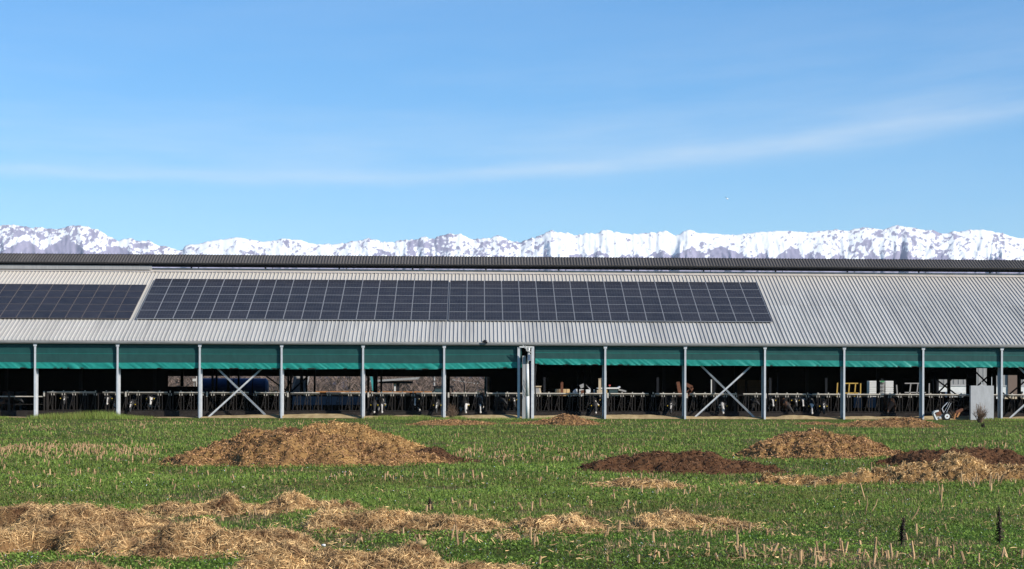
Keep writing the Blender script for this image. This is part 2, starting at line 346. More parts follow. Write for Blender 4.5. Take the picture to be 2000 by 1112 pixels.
# roof panels: one sheet is one metre wide with four ribs
def panel_mesh(L):
    b = MB(); prof = []
    for k in range(4):
        c = k*.25+.125; prof += [(c-.125, 0), (c-.027, 0), (c-.019, .052), (c+.019, .052), (c+.027, 0)]
    prof.append((1.0, 0)); n = len(prof)
    v = [(p[0]+.001, 0, p[1]) for p in prof] + [(p[0]+.001, L, p[1]) for p in prof] + [(0.001, 0, -.06), (.997, 0, -.06), (.997, L, -.06), (.001, L, -.06)]
    f = [(i, i+1, n+i+1, n+i) for i in range(n-1)] + [(2*n+3, 2*n+2, 2*n+1, 2*n)]
    f += [tuple([2*n, 2*n+1]+list(range(n-1, -1, -1)))]
    b.add(v, f); return b.mesh('roof_panel', M['roof'])
pm_lo, pm_hi, pm_back = panel_mesh(8.02), panel_mesh(6.75), panel_mesh(14.72)
rotf = Matrix.Rotation(AL, 4, 'X')
for k in range(int(XL), int(XR)):
    for s0, me, dz in ((-.05, pm_lo, 0.), (7.95, pm_hi, .012)):
        o = link('roof_panel', me, barn); o.matrix_local = Matrix.Translation(slope(k, s0, dz)) @ rotf
YR = 15.3
for k in range(int(XL), int(XR), 1):
    o = link('roof_panel', pm_back, barn); o.matrix_local = Matrix.Translation((k+1, 2*YR+.05, ZE-.02)) @ Matrix.Rotation(math.pi, 4, 'Z') @ rotf
# ridge flashing along the upper edge
b = MB()
p0 = slope(0, 14.55, .07); p1 = slope(0, 14.95, .085)
b.prism([(p0[1], p0[2]), (p1[1], p1[2]), (p1[1], p1[2]+.12), (p1[1]-.05, p1[2]+.12), (p1[1]-.06, p1[2]+.03), (p0[1], p0[2]+.03)], 'x', XL, XR); b.build('ridge_flashing', M['flash'], barn)
# ridge cap sheets
def cap_mesh(L, flip=False):
    b = MB(); v = []; n = 5*6+1
    for yy in (0, L):
        for i in range(n):
            t = i/(n-1); v.append((t*.998, yy, .05*(.5-.5*math.cos(2*math.pi*5*t))))
    f = [(i, i+1, n+i+1, n+i) for i in range(n-1)]
    o = 2*n; v += [(0, 0, -.02), (.998, 0, -.02), (.998, L, -.02), (0, L, -.02)]; f += [(o+3, o+2, o+1, o), tuple([o, o+1]+list(range(n-1, -1, -1)))]
    b.add(v, f); return b.mesh('ridge_sheet', M['capsheet'])
CY0, CZ0 = 13.55, 10.32
caL = (YR-CY0)/CA
cm = cap_mesh(caL+.06)
for k in range(int(XL), int(XR)):
    o = link('ridge_sheet', cm, barn); o.matrix_local = Matrix.Translation((k, CY0, CZ0)) @ rotf
    o = link('ridge_sheet', cm, barn); o.matrix_local = Matrix.Translation((k+1, 2*YR-CY0, CZ0-.004)) @ Matrix.Rotation(math.pi, 4, 'Z') @ rotf
b = MB(); b.bx(XL, XR, CY0+.02, CY0+.07, CZ0-.1, CZ0-.025); b.build('ridge_gutter_lip', M['black_steel'], barn)
b = MB(); b.bx(XL, XR, CY0+.25, CY0+.35, CZ0-.27, CZ0-.02); b.build('ridge_beam', M['black_steel'], barn)
b = MB(); b.bx(XL, XR, 2*YR-CY0-.35, 2*YR-CY0-.25, CZ0-.1, CZ0-.02); b.build('ridge_beam', M['black_steel'], barn)
b = MB(); b.bx(XL, X(296, 13.7), CY0+.16, CY0+.2, 9.85, 10.12); b.build('ridge_baffle', M['corr'], barn)
br = MB(); br.bx(-.05, .05, 0, .07, 0, .36); br.bx(.09, .34, -.02, .05, .03, .10); br.beam((.40, .02, .02), (.52, .02, .36), .04, .04); br.bx(.36, .46, 0, .05, 0, .08)
brm = br.mesh('ridge_bracket', M['black_steel'])
for i, x in enumerate(COLX):
    o = link('ridge_bracket', brm, barn); o.location = (x+.9+1.72, 14.15, 9.78)
hk = MB(); hk.bx(0, .45, 0, .03, 0, .03); hk.bx(.12, .3, -.04, .02, .02, .07); hkm = hk.mesh('roof_hook', M['steel'])
for u in (257, 612, 965, 1330):
    p = at(u, 535.5+u*.0035, 13.7); o = link('roof_hook', hkm, barn); o.location = (p[0]-.2, 13.55, p[2]-.02)
# eave
b = MB(); b.prism([(-.16, 4.56), (-.05, 4.54), (.12, 4.54), (.12, 4.70), (-.10, 4.70), (-.17, 4.67)], 'x', XL, XR); b.build('eave_gutter', M['fascia'], barn)
b = MB(); b.bx(XL, XR, -.185, -.15, 4.60, 4.64); b.build('gutter_rim', M['fascia'], barn)
fl = MB(); fl.box((0, 0, 0), (.32, .1, .09)); fl.box((0, .02, .09), (.2, .05, .07)); o = fl.build('floodlight', M['black_steel'], barn); o.location = at(947, 668.5, -.26); o.rotation_euler = (.3, .2, 0)
# columns: front flange, web, rear flange, cap
col_me = {}
def cp(name, *boxes, m='steel'):
    b = MB()
    for q in boxes: b.bx(*q)
    col_me[name] = b.mesh(name, M[m])
cp('front_flange', (-.058, .058, -.07, -.045, -.05, 4.50)); cp('web', (-.008, .008, -.045, .42, -.05, 4.48))
cp('rear_flange', (-.10, .10, .42, .445, -.05, 4.4)); cp('cap_plate', (-.13, .13, -.11, .40, 4.505, 4.53), (-.10, .10, -.085, -.072, 4.38, 4.50))
cp('guide_rail', (-.16, -.11, .36, .42, -.05, 4.3))
def column(x):
    c = link('column', col_me['front_flange'], barn); c.location = (x, 0, 0)
    for n in ('web', 'rear_flange', 'cap_plate', 'guide_rail'):
        o = bpy.data.objects.new(n, col_me[n]); C.objects.link(o); o.parent = c
for i, x in enumerate(COLX):
    if abs(x-3.02) > 1: column(x)
# bracing crosses in a plane just behind the posts
def brace(a, bb, w=.105):
    b = MB(); A, B = Vector(at(*a)), Vector(at(*bb)); k = (B-A).normalized(); n = Vector((-k.z, 0, k.x))
    b.beam(A, B, w, .012)
    for s in (-1, 1): b.beam(A+n*(s*w*.44)+Vector((0, -.035, 0)), B+n*(s*w*.44)+Vector((0, -.035, 0)), .012, .06)
    b.build('cross_brace', M['steel'], barn)
for u0 in (390, 1340, 1957):
    brace((u0+14, 818, .50), (u0+158, 687, .50)); brace((u0+138, 820, .58), (u0+4, 690, .58))
# paired posts with downpipe, box and cables at the middle
b = MB(); b.bx(X(1010.5, 0), X(1015.5, 0), -.07, .0, -.05, 4.45); b.build('slim_post', M['steel'], barn)
b = MB(); b.bx(X(1037.5, 0), X(1043, 0), -.09, .0, -.05, 4.5); b.bx(X(1039.5, 0), X(1041, 0), .0, .25, -.05, 4.45); b.build('slim_post', M['steel'], barn)
b = MB(); b.bx(X(1014, 0), X(1041, 0), -.12, -.095, 4.42, 4.50); b.build('post_tie', M['white'], barn)
b = MB(); b.bx(X(1020, -.3), X(1026.5, -.3), -.35, -.1, -.05, Z(695, -.3)); b.build('duct', M['corr'], barn)
b = MB(); xa = X(1030.5, -.3); b.cyl((xa, -.3, -.05), (xa, -.3, 1.4), .11, .11, 12); b.cyl((xa, -.3, 1.4), (xa-.02, -.3, 3.4), .105, .085, 12); b.cyl((xa-.02, -.3, 3.4), (xa+.1, -.1, 4.4), .06, .06, 10); b.build('downpipe', M['white'], barn, True)
b = MB(); b.bx(X(1034, .05), X(1037.3, .05), .02, .14, -.05, Z(700, .05)); b.build('navy_strip', M['blue'], barn)  # narrow dark blue strip beside the right slim post
b = MB(); b.bx(X(1030.2, -.1), X(1036, -.1), -.55, -.42, Z(705, -.1), Z(692, -.1)); o = b.build('meter_box', M['conc'], barn)
b2 = MB(); b2.bx(X(1030.8, -.2), X(1035.4, -.2), -.562, -.553, Z(704, -.2), Z(693, -.2)); b2.build('lid', M['bluegrey'], o)
for k in range(5):
    pts = []
    for t in np.linspace(0, 1, 9): pts.append((X(1022+14*t, -.15)+.06*math.sin(9*t+k), -.45-.02*k, Z(676+20*t*(1 if k % 2 else .7), -.15)+.07*math.sin(7*t+2*k)))
    MB().path(pts, .016, 5).build('cable', M['rubber'] if k % 2 else M['white'], barn)
b = MB().path([(X(1026+2*math.sin(i*1.3), -.02), -.44, Z(740+4*i, -.02)) for i in range(10)], .014, 5); b.build('cable', M['rubber'], barn)
b = MB().path([(X(1045.5+.8*math.sin(i*.9), .2), .2, Z(690+11*i, .2)) for i in range(12)], .05, 6); b.build('cable', M['rubber'], barn)
# rear wall panels and posts, in shade
YB = 29.2
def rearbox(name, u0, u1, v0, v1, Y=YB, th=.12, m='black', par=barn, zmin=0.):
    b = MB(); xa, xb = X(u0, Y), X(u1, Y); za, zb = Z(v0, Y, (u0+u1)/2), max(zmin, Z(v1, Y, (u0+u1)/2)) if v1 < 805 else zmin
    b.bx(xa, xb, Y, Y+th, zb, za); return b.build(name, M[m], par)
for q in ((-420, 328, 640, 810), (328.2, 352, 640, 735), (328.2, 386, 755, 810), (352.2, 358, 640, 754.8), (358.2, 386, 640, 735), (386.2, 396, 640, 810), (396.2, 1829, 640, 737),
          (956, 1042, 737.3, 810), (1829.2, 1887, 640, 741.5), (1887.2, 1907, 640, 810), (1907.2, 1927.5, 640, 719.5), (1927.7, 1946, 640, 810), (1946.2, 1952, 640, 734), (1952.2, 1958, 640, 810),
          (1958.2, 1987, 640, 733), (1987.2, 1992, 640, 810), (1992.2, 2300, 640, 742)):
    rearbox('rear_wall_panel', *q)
for u in (415, 423, 466, 563, 568, 598.5, 614.5, 719, 735.5, 744.5, 871, 876, 1129.5, 1142, 1520, 1825):
    b = MB(); w = .14 if u not in (871, 876) else .2; x = X(u, 28.9); b.bx(x-w/2, x+w/2, 28.8, 29.0, 0, 3.2); b.build('rear_post', M['black_steel'], barn)
for (a, c) in (((520, 735), (566, 768)), ((566, 768), (602, 734)), ((572, 734), (556, 768)), ((1828, 741), (1877, 778)), ((1858, 741), (1822, 778)), ((1906, 727), (1943, 764)), ((1928, 737), (1898, 764)), ((1952, 762), (1975, 782)), ((1965, 776), (2003, 744)), ((1880, 779), (1897, 766))):
    b = MB(); b.beam(at(*a, 29.1), at(*c, 29.1), .11, .08); b.build('rear_brace', M['black_steel'], barn)
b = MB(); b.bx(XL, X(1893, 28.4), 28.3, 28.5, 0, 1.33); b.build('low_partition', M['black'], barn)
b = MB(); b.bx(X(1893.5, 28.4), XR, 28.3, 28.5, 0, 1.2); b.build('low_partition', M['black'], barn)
for x in COLX:
    b = MB(); b.bx(x-.1, x+.1, 15.2, 15.4, 0, 9.9); b.build('inner_column', M['black_steel'], barn)
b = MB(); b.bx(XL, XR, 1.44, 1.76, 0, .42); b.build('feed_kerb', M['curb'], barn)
for xe in (XL, XR):
    b = MB(); b.prism([(0, 0), (2*YR, 0), (2*YR, 4.6), (YR, 9.9), (0, 4.6)], 'x', xe-.05, xe+.05); b.build('gable_wall', M['corr'], barn)

# ------------------------------------------------------------------ curtains
def curtain(label, prof, u_extra):
    # prof: (u, v bottom); the curtain hangs just behind the front flanges
    Yc = .1
    us = np.array([p[0] for p in prof]); vs = np.array([p[1] for p in prof])
    xs = np.array([X(u, Yc, 700) for u in us]); zb = np.array([float(at(u, v, Yc)[2]) for u, v in prof])
    t = empty('ventilation_curtain', (float(xs.mean()), Yc, 3.3), label, 'curtain', 'green roll curtains under the eave')
    n = int((xs[-1]-xs[0])/.06); xx = np.linspace(xs[0], xs[-1], n); zz = np.interp(xx, xs, zb)
    hemh = .36; top = 4.50; seam = (top+zz+hemh)/2
    def sheet(name, z0, z1, rows, amp, m, parent, off=0.):
        rr = np.linspace(0, 1, rows); GX = np.repeat(xx[None], rows, 0); GZ = z0[None]*(1-rr[:, None]) + z1[None]*rr[:, None]
        w = (1-rr)[:, None] if amp > .02 else .5
        fold = (vn(GX*2.2+GZ*2.6, GZ*.7+3, 31)-.5)*.9 + (vn(GX*6.5+GZ*9, GZ*1.5, 33)-.5)*.9 + (vn(GX*13-GZ*12, GZ*3, 37)-.5)*.4
        GY = Yc + off + amp*fold*(.35+.65*w)
        V = np.stack([GX, GY, GZ + (amp*.5*(vn(GX*.5, GZ*0, 35)-.5) if amp > .02 else 0)], -1).reshape(-1, 3)
        V2 = V.copy(); V2[:, 1] += .012
        idx = np.arange(rows*n).reshape(rows, n); q = np.stack([idx[:-1, :-1], idx[:-1, 1:], idx[1:, 1:], idx[1:, :-1]], -1).reshape(-1, 4)
        me = npmesh(name, np.concatenate([V, V2]), np.concatenate([q, q[:, ::-1]+rows*n]), M[m], True)
        return link(name, me, parent)
    up_ = sheet('net_panel', seam+.005, np.full(n, top), 3, .012, 'net', t)
    sheet('net_panel', zz+hemh, seam-.005, 3, .014, 'net_dusty', t, -.004)
    hm = sheet('hem', zz, zz+hemh+.01, 12, .06, 'hem', t, -.01)
    b = MB(); st = 10
    for i in range(0, n-st, st): b.beam((xx[i], Yc-.012, seam[i]), (xx[i+st], Yc-.012, seam[i+st]), .016, .01)
    b.build('seam_rope', M['hem'], up_)
    b = MB()
    for i in range(0, n-st, st): b.cyl((xx[i], Yc+.03, zz[i]+.03), (xx[i+st], Yc+.03, zz[i+st]+.03), .035, .035, 6)
    b.build('roll_tube', M['steel_dark'], hm)
    b = MB(); b.cyl((xx[0], Yc, top+.01), (xx[-1], Yc, top+.01), .022, .022, 6); b.build('top_rope', M['net'], up_)
curtain('long green roll curtain left of the paired posts, sagging at its right end', [(-380, 718), (0, 719.5), (300, 720.5), (600, 721), (866, 722), (930, 720.5), (1019, 718.5)], 0)
curtain('long green roll curtain right of the paired posts', [(1045.5, 712), (1100, 713), (1300, 714), (1600, 716), (1900, 718), (2300, 720)], 0)

# ------------------------------------------------------------------ solar arrays
def array(label, x0, ncol, s0, nrow, w, h, gap, frame, glass):
    t = empty('solar_array', slope(x0+ncol*(w+gap)/2, s0), label, 'solar panels', 'solar arrays on the barn roof')
    e = .017
    fr = MB(); fr.bx(0, w, 0, e, 0, .04); fr.bx(0, w, h-e, h, 0, .04); fr.bx(0, e, e, h-e, 0, .04); fr.bx(w-e, w, e, h-e, 0, .04); frm = fr.mesh('solar_panel', M[frame])
    gl = MB(); gl.bx(e+.001, w-e-.001, e+.001, h-e-.001, .01, .034); glm = gl.mesh('glass', M[glass])
    for r in range(nrow):
        for c in range(ncol):
            o = bpy.data.objects.new('solar_panel', frm); C.objects.link(o); o.parent = t
            j = random.uniform(-.004, .004)
            o.matrix_local = Matrix.Translation(Vector(slope(x0+c*(w+gap), s0+r*(h+gap), .095+random.uniform(0, .004))) - Vector(t.location)) @ rotf @ Matrix.Rotation(j, 4, 'Y')
            g = bpy.data.objects.new('glass', glm); C.objects.link(g); g.parent = o
    for r in range(nrow+1):
        b = MB(); sv = s0 + min(r*(h+gap)+.25, nrow*(h+gap)-.3) if r < nrow else s0+nrow*(h+gap)-.3
        A, B = Vector(slope(x0+.1, sv, .073)), Vector(slope(x0+ncol*(w+gap)-.1, sv, .073)); b.beam(A, B, .04, .04); b.build('mounting_rail', M['steel'], t)
array('dark thin-film solar array at the left edge with narrow black frames', -21.80-12*1.02, 12, 4.0, 5, 1.0, 1.444, .02, 'frame_black', 'pv_film')
array('silver-framed solar array in the middle of the roof, seventeen panels wide', -21.46, 17, 4.0, 5, 1.142, 1.730, .012, 'frame_alu', 'pv')
array('silver-framed solar array ending in front of the bare right roof', -1.77, 18, 4.0, 5, 1.142, 1.730, .012, 'frame_alu', 'pv')

# ------------------------------------------------------------------ feed barrier
YF = 1.52
zt = lambda u: Z(770.5+(u-1000)*.0031, YF, u)
fb = empty('feed_barrier', (0, YF, 0), 'long galvanised headlock feed barrier with pale top rail under the roof', 'feed barrier')
x0, x1 = X(92, YF), XR
hl = MB()
hl.beam((0, 0, .44), (0, 0, 1.50), .045, .04); hl.beam((.17, 0, .44), (.17, 0, 1.50), .04, .04)
hl.beam((-.30, -.01, .47), (-.03, -.01, 1.50), .036, .03); hl.beam((-.02, -.01, .95), (-.16, -.01, .95), .035, .03); hl.beam((-.14, -.01, .95), (-.02, -.01, .47), .03, .03)
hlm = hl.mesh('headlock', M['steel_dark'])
lt = MB(); lt.bx(-.03, .03, -.05, .02, .02, .14); lt.bx(-.10, -.06, -.04, .02, -.16, -.03); lt.bx(.05, .09, -.04, .02, -.16, -.03); ltm = lt.mesh('latch', M['rail'])
nb = int((x1-x0)/.655)
for k in range(nb):
    x = x0+.35+k*.655+random.uniform(-.015, .015)
    o = link('headlock', hlm, fb, ); o.location = (x, YF, 0)
    if random.random() < .9:
        l = bpy.data.objects.new('latch', ltm); C.objects.link(l); l.parent = o; l.location = (0, 0, 1.535)
xs = x0
while xs < x1:
    xe = min(xs+5.0-.32, x1)
    mid = xs+random.choice((2.0, 2.6, 3.2))
    for a, c in ((xs, mid-.2), (mid+.2, xe)):
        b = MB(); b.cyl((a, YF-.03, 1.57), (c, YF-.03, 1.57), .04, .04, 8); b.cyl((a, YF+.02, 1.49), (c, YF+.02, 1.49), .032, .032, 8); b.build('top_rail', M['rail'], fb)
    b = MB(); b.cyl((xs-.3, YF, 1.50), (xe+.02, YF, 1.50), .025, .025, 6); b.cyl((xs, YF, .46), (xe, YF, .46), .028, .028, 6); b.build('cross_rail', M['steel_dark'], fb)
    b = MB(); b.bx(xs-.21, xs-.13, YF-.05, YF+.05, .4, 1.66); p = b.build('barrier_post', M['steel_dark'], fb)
    b = MB(); b.bx(xs-.22, xs-.12, YF-.07, YF-.052, 1.3, 1.62); b.build('post_bracket', M['rail'], p)
    xs += 5.0
pf = empty('pen_fence', (X(40, YF), YF, 0), 'low two-rail pen fence with pale top rail at the far left', 'fence')
for v, r, m in ((774.8, .035, 'rail'), (790, .022, 'steel_dark')):
    b = MB(); b.cyl((-42, YF, Z(v, YF, 40)), (x0-.25, YF, Z(v, YF, 40)), r, r, 8); b.build('rail', M[m], pf)
for u in (-60, 18, 93):
    b = MB(); b.bx(X(u, YF)-.06, X(u, YF)+.06, YF-.05, YF+.05, .4, 1.55); b.build('fence_post', M['steel_dark'], pf)

# ------------------------------------------------------------------ cows
def skin_mesh(name, verts, edges, radii, root, mats, levels=1):
    me = bpy.data.meshes.new(name+'_s'); me.from_pydata(verts, edges, []); o = bpy.data.objects.new(name+'_s', me); C.objects.link(o)
    o.modifiers.new('skin', 'SKIN'); s = o.modifiers.new('sub', 'SUBSURF'); s.levels = levels; s.render_levels = levels
    if not me.skin_vertices: me.attributes  # layer is created with the modifier
    sk = me.skin_vertices[0].data
    for i, r in enumerate(radii): sk[i].radius = r if isinstance(r, tuple) else (r, r); sk[i].use_root = (i == root)
    dg = bpy.context.evaluated_depsgraph_get(); out = bpy.data.meshes.new_from_object(o.evaluated_get(dg)); out.name = name
    bpy.data.objects.remove(o); bpy.data.meshes.remove(me); out.materials.clear()
    for m in mats: out.materials.append(m)
    out.polygons.foreach_set('use_smooth', [True]*len(out.polygons)); return out
def cow_mesh(name, neck, mat_, blaze):
    # neck: list of four points (mid neck, poll, face, muzzle)
    v = [(0, 2.05, 1.30), (0, 1.78, 1.22), (0, 1.2, 1.10), (0, .55, 1.06), (0, .2, 1.12)] + neck
    r = [.17, (.30, .32), (.36, .40), (.30, .40), (.20, .27), (.13, .21), (.12, .145), (.098, .112), (.072, .068)]
    mz = (neck[3][0]*1.02, neck[3][1]-.05, neck[3][2]-.07); v.append(mz); r.append(.058)
    e = [(i, i+1) for i in range(9)]
    def chain(base, pts, rr):
        p = base
        for q, w in zip(pts, rr): v.append(q); r.append(w); e.append((p, len(v)-1)); p = len(v)-1
    for s in (-1, 1):
        chain(3, [(.2*s, .45, .74), (.2*s, .42, .42), (.2*s, .46, .12), (.2*s, .41, .04)], [.12, .075, .052, .06])
        chain(1, [(.24*s, 1.72, .86), (.23*s, 1.62, .66), (.22*s, 1.92, .46), (.22*s, 1.88, .12), (.22*s, 1.82, .04)], [.17, .11, .06, .05, .06])
        pl = Vector(neck[1]); chain(6, [tuple(pl+Vector((.15*s, .05, .0))), tuple(pl+Vector((.26*s, .06, -.03)))], [(.03, .05), (.02, .045)])
    chain(0, [(0, 2.16, 1.18), (0, 2.2, .62)], [.04, .03])
    me = skin_mesh(name, v, e, r, 2, [mat_])
    a = me.attributes.new('blaze', 'FLOAT', 'POINT'); P = Vector(neck[1]); Q = Vector(mz); L = (Q-P).length; k = (Q-P)/L
    for i, w in enumerate(me.vertices):
        d = w.co-P; t = d.dot(k); x = 0.
        if -.05 < t < L+.1 and blaze:
            side = abs((d-k*t).x); front = (d-k*t).y < .02
            if blaze == 1 and front and side < .05 and .05 < t: x = 1.
            if blaze in (1, 2) and t > L*.82: x = 1.
            if blaze == 3 and front and side < .03 and t < L*.5: x = 1.
        a.data[i].value = x
    return me
DN = lambda dx: [(dx*.35, -.22, .98), (dx*.8, -.52, .86), (dx, -.70, .60), (dx*1.05, -.80, .36)]
FW = lambda dx: [(dx*.3, -.2, 1.16), (dx*.7, -.46, 1.22), (dx, -.66, 1.02), (dx*1.1, -.78, .84)]
TURN = lambda dx: [(dx*.3, -.22, .98), (dx*.5, -.48, .92), (dx*1.1, -.62, .66), (dx*1.6, -.66, .42)]
SIDE = lambda dx: [(dx*.4, -.2, 1.15), (dx*.9, -.42, 1.22), (dx*1.7, -.45, 1.05), (dx*2.4, -.47, .92)]
cows_me = {
 'a': cow_mesh('cow_body', DN(.06), M['cow_black'], 2), 'b': cow_mesh('cow_body', DN(-.1), M['cow_plain'], 3), 'c': cow_mesh('cow_body', FW(0), M['cow_black'], 1),
 'd': cow_mesh('cow_body', TURN(.34), M['cow_brown'], 2), 'e': cow_mesh('cow_body', FW(.1), M['cow_plain'], 3), 'f': cow_mesh('cow_body', DN(.0), M['cow_black'], 1),
 'g': cow_mesh('cow_body', SIDE(.2), M['cow_plain'], 0), 'h': cow_mesh('cow_body', TURN(-.25), M['cow_brown'], 2)}
tg = MB(); tg.box((0, 0, 0), (.045, .012, .055)); tgm = tg.mesh('ear_tag', M['tag'])
pollof = {'a': DN(.06)[1], 'b': DN(-.1)[1], 'c': FW(0)[1], 'd': TURN(.34)[1], 'e': FW(.1)[1], 'f': DN(0)[1], 'g': SIDE(.2)[1], 'h': TURN(-.25)[1]}
cowlist = [
 (8, 'h', 2.9, 'brown cow at the far left edge behind the pen fence'), (32, 'g', 3.0, 'black cow behind the low pen fence left of the first post'),
 (126, 'e', 2.6, 'cow standing in the headlocks between the first and second posts'), (214, 'c', 2.6, 'white-faced cow just left of the second post from the left'),
 (262, 'b', 2.6, 'black cow feeding just right of the second post from the left'), (296, 'c', 2.6, 'cow with its head raised left of the third post from the left'),
 (731, 'a', 2.55, 'black cow with pale muzzle feeding right of the fifth post from the left'), (746, 'f', 2.5, 'cow feeding second right of the fifth post from the left'),
 (812, 'c', 2.6, 'white-blazed cow facing out under the tractor cab'), (857, 'b', 2.5, 'black cow head down just left of the post with the dry bush'),
 (907, 'a', 2.5, 'cow with pink muzzle reaching down between the two dry bushes'), (937, 'f', 2.65, 'white-nosed cow behind the smaller dry bush'),
 (975, 'g', 2.6, 'black cow turning its head left of the paired posts'), (1000, 'e', 2.6, 'dark cow peering over the rail beside the paired posts'),
 (1160, 'a', 2.45, 'black cow with white muzzle reaching the feed right of the paired posts'), (1176, 'e', 2.6, 'cow hidden behind the first post right of the paired posts'),
 (1312, 'b', 2.5, 'black cow nosing the feed left of the right-hand steel cross'), (1411, 'f', 2.5, 'black cow feeding behind the right-hand steel cross'),
 (1466, 'g', 2.6, 'black cow bending its neck at the right foot of the steel cross'), (1506, 'c', 2.6, 'grey-blazed cow facing out right of the steel cross bay'),
 (1530, 'd', 2.5, 'brown and black cow reaching right with its white muzzle on the feed'), (1549, 'e', 2.6, 'brown-faced cow looking out between the white-nosed cows'),
 (1566, 'c', 2.6, 'cow with pale forehead stripe beside the brown cow'), (1584, 'f', 2.45, 'black cow with broad white muzzle touching the feed'),
 (1608, 'b', 2.55, 'black cow feeding just left of the yellow gate'), (1743, 'h', 2.45, 'large brown and black cow feeding below the white crates')]
for u, k, y, lab in cowlist:
    y -= .6
    t = empty('cow', (X(u, y), y, .02), lab, 'cow', 'cows at the feed barrier')
    o = bpy.data.objects.new('body', cows_me[k]); C.objects.link(o); o.parent = t; o.rotation_euler.z = random.uniform(-.06, .06)
    if k in 'abcef':
        for s in (-1, 1):
            if random.random() < .75:
                g = bpy.data.objects.new('ear_tag', tgm); C.objects.link(g); g.parent = t; p = pollof[k]; g.location = (p[0]+.23*s, p[1]-.02, p[2]-.06)
p = at(1593, 771, 3.2); t = empty('cow', (p[0], 3.7, .02), 'white-faced cow standing deeper in the barn left of the yellow gate', 'cow', 'cows at the feed barrier')
o = bpy.data.objects.new('body', cow_mesh('cow_body', [(0, -.15, 1.3), (0, -.3, 1.52), (0.05, -.5, 1.4), (.08, -.62, 1.28)], M['cow_black'], 1)); C.objects.link(o); o.parent = t

# ------------------------------------------------------------------ things in and behind the barn
def P(u, v, Y): return Vector(at(u, v, Y))
def wheel(t, c, r, w, n=20):
    b = MB(); b.cyl((c[0]-0, c[1]-w/2, c[2]), (c[0], c[1]+w/2, c[2]), r, r, n); k = b.build('wheel', M['rubber'], t)
    b = MB(); b.cyl((c[0], c[1]-w/2-.012, c[2]), (c[0], c[1]+w/2+.012, c[2]), r*.55, r*.55, n); b.build('rim', M['white'], k)
# blue slurry tanker
Yt = 32.
t = empty('slurry_tanker', tuple(P(455, 800, Yt).xy)+(0,), 'dark blue horizontal tank trailer behind the left steel cross', 'tanker')
xa, xb = X(392, Yt), X(518, Yt); zc = (Z(739, Yt, 455)+Z(771, Yt, 455))/2; rr = (Z(739, Yt, 455)-Z(771, Yt, 455))/2+.15; zc -= .15
b = MB(); b.cyl((xa, Yt+.8, zc), (xb, Yt+.8, zc), rr, rr, 28); b.build('tank', M['blue'], t, False)
b = MB(); b.cyl((xb+.002, Yt+.8, zc), (xb+.16, Yt+.8, zc), rr*.99, rr*.7, 28); b.cyl((xa-.16, Yt+.8, zc), (xa-.002, Yt+.8, zc), rr*.7, rr*.99, 28); b.build('dished_end', M['blue'], t)
for k in (.2, .5, .8):
    b = MB(); xx_ = xa+(xb-xa)*k; b.cyl((xx_-.04, Yt+.8, zc), (xx_+.04, Yt+.8, zc), rr*1.02, rr*1.02, 28); b.build('band', M['black_steel'], t)
b = MB(); b.bx(xa, xb, Yt+.4, Yt+1.2, zc-rr-.25, zc-rr+.05); b.build('chassis', M['black_steel'], t)
for k in (.35, .55): wheel(t, (xa+(xb-xa)*k, Yt+.2, .55), .55, .4)
# feed silo leg
t = empty('feed_hopper', tuple(P(583, 800, 33).xy)+(0,), 'grey slanting feed hopper chute between dark rear posts', 'hopper')
b = MB(); a_ = [(X(577, 33), Z(735, 33)+.6), (X(606, 33), Z(735, 33)+.6), (X(599, 33), Z(752, 33)), (X(589, 33), Z(771, 33)-.5), (X(567, 33), Z(771, 33)-.5), (X(571, 33), Z(752, 33))]
b.prism(a_, 'y', 33, 34.2); b.build('chute', M['corr'], t)
b = MB(); b.beam(P(580, 732, 32.9), P(566, 775, 32.9), .10, .06); b.build('edge_strip', M['white'], t)
for u in (571, 588):
    b = MB(); b.bx(X(u, 33.6)-.05, X(u, 33.6)+.05, 33.55, 33.65, 0, 1.5); b.build('leg', M['black_steel'], t)
# long wooden-sided trailer
Yt = 36.
t = empty('flat_trailer', tuple(P(730, 800, Yt).xy)+(0,), 'long flat trailer with orange edged deck seen above the rail', 'trailer')
xa, xb = X(616, Yt), X(842, Yt); zt_ = Z(764.5, Yt, 730)
b = MB(); b.bx(xa, xb, Yt, Yt+2.3, zt_-.1, zt_); b.build('deck', M['orange'], t)
b = MB(); b.bx(xa+.15, xb-.3, Yt+.15, Yt+2.1, zt_-.42, zt_-.105); b.build('chassis', M['black_steel'], t)
for k in (.2, .32, .72): wheel(t, (xa+(xb-xa)*k, Yt+.4, .5), .5, .35)
b = MB(); b.beam((xb, Yt+1, zt_-.2), (xb+.5, Yt+1, zt_-.55), .12, .12); b.build('drawbar', M['orange'], t)
# teal arm
t = empty('folded_machine_arm', tuple(P(727, 800, 37).xy)+(0,), 'narrow teal steel arm leaning between two dark rear posts', 'machine')
b = MB(); b.prism([(X(722, 38.6), Z(733, 38.6)), (X(727, 38.6), Z(737, 38.6)), (X(734, 38.6), Z(774, 38.6)), (X(729, 38.6), Z(774, 38.6))], 'y', 38.6, 38.75); b.build('arm', M['teal'], t)
b = MB(); b.bx(X(729, 38.7)-.15, X(733, 38.7)+.15, 38.5, 38.9, 0, Z(773.5, 38.7)); b.build('pedestal', M['black_steel'], t)
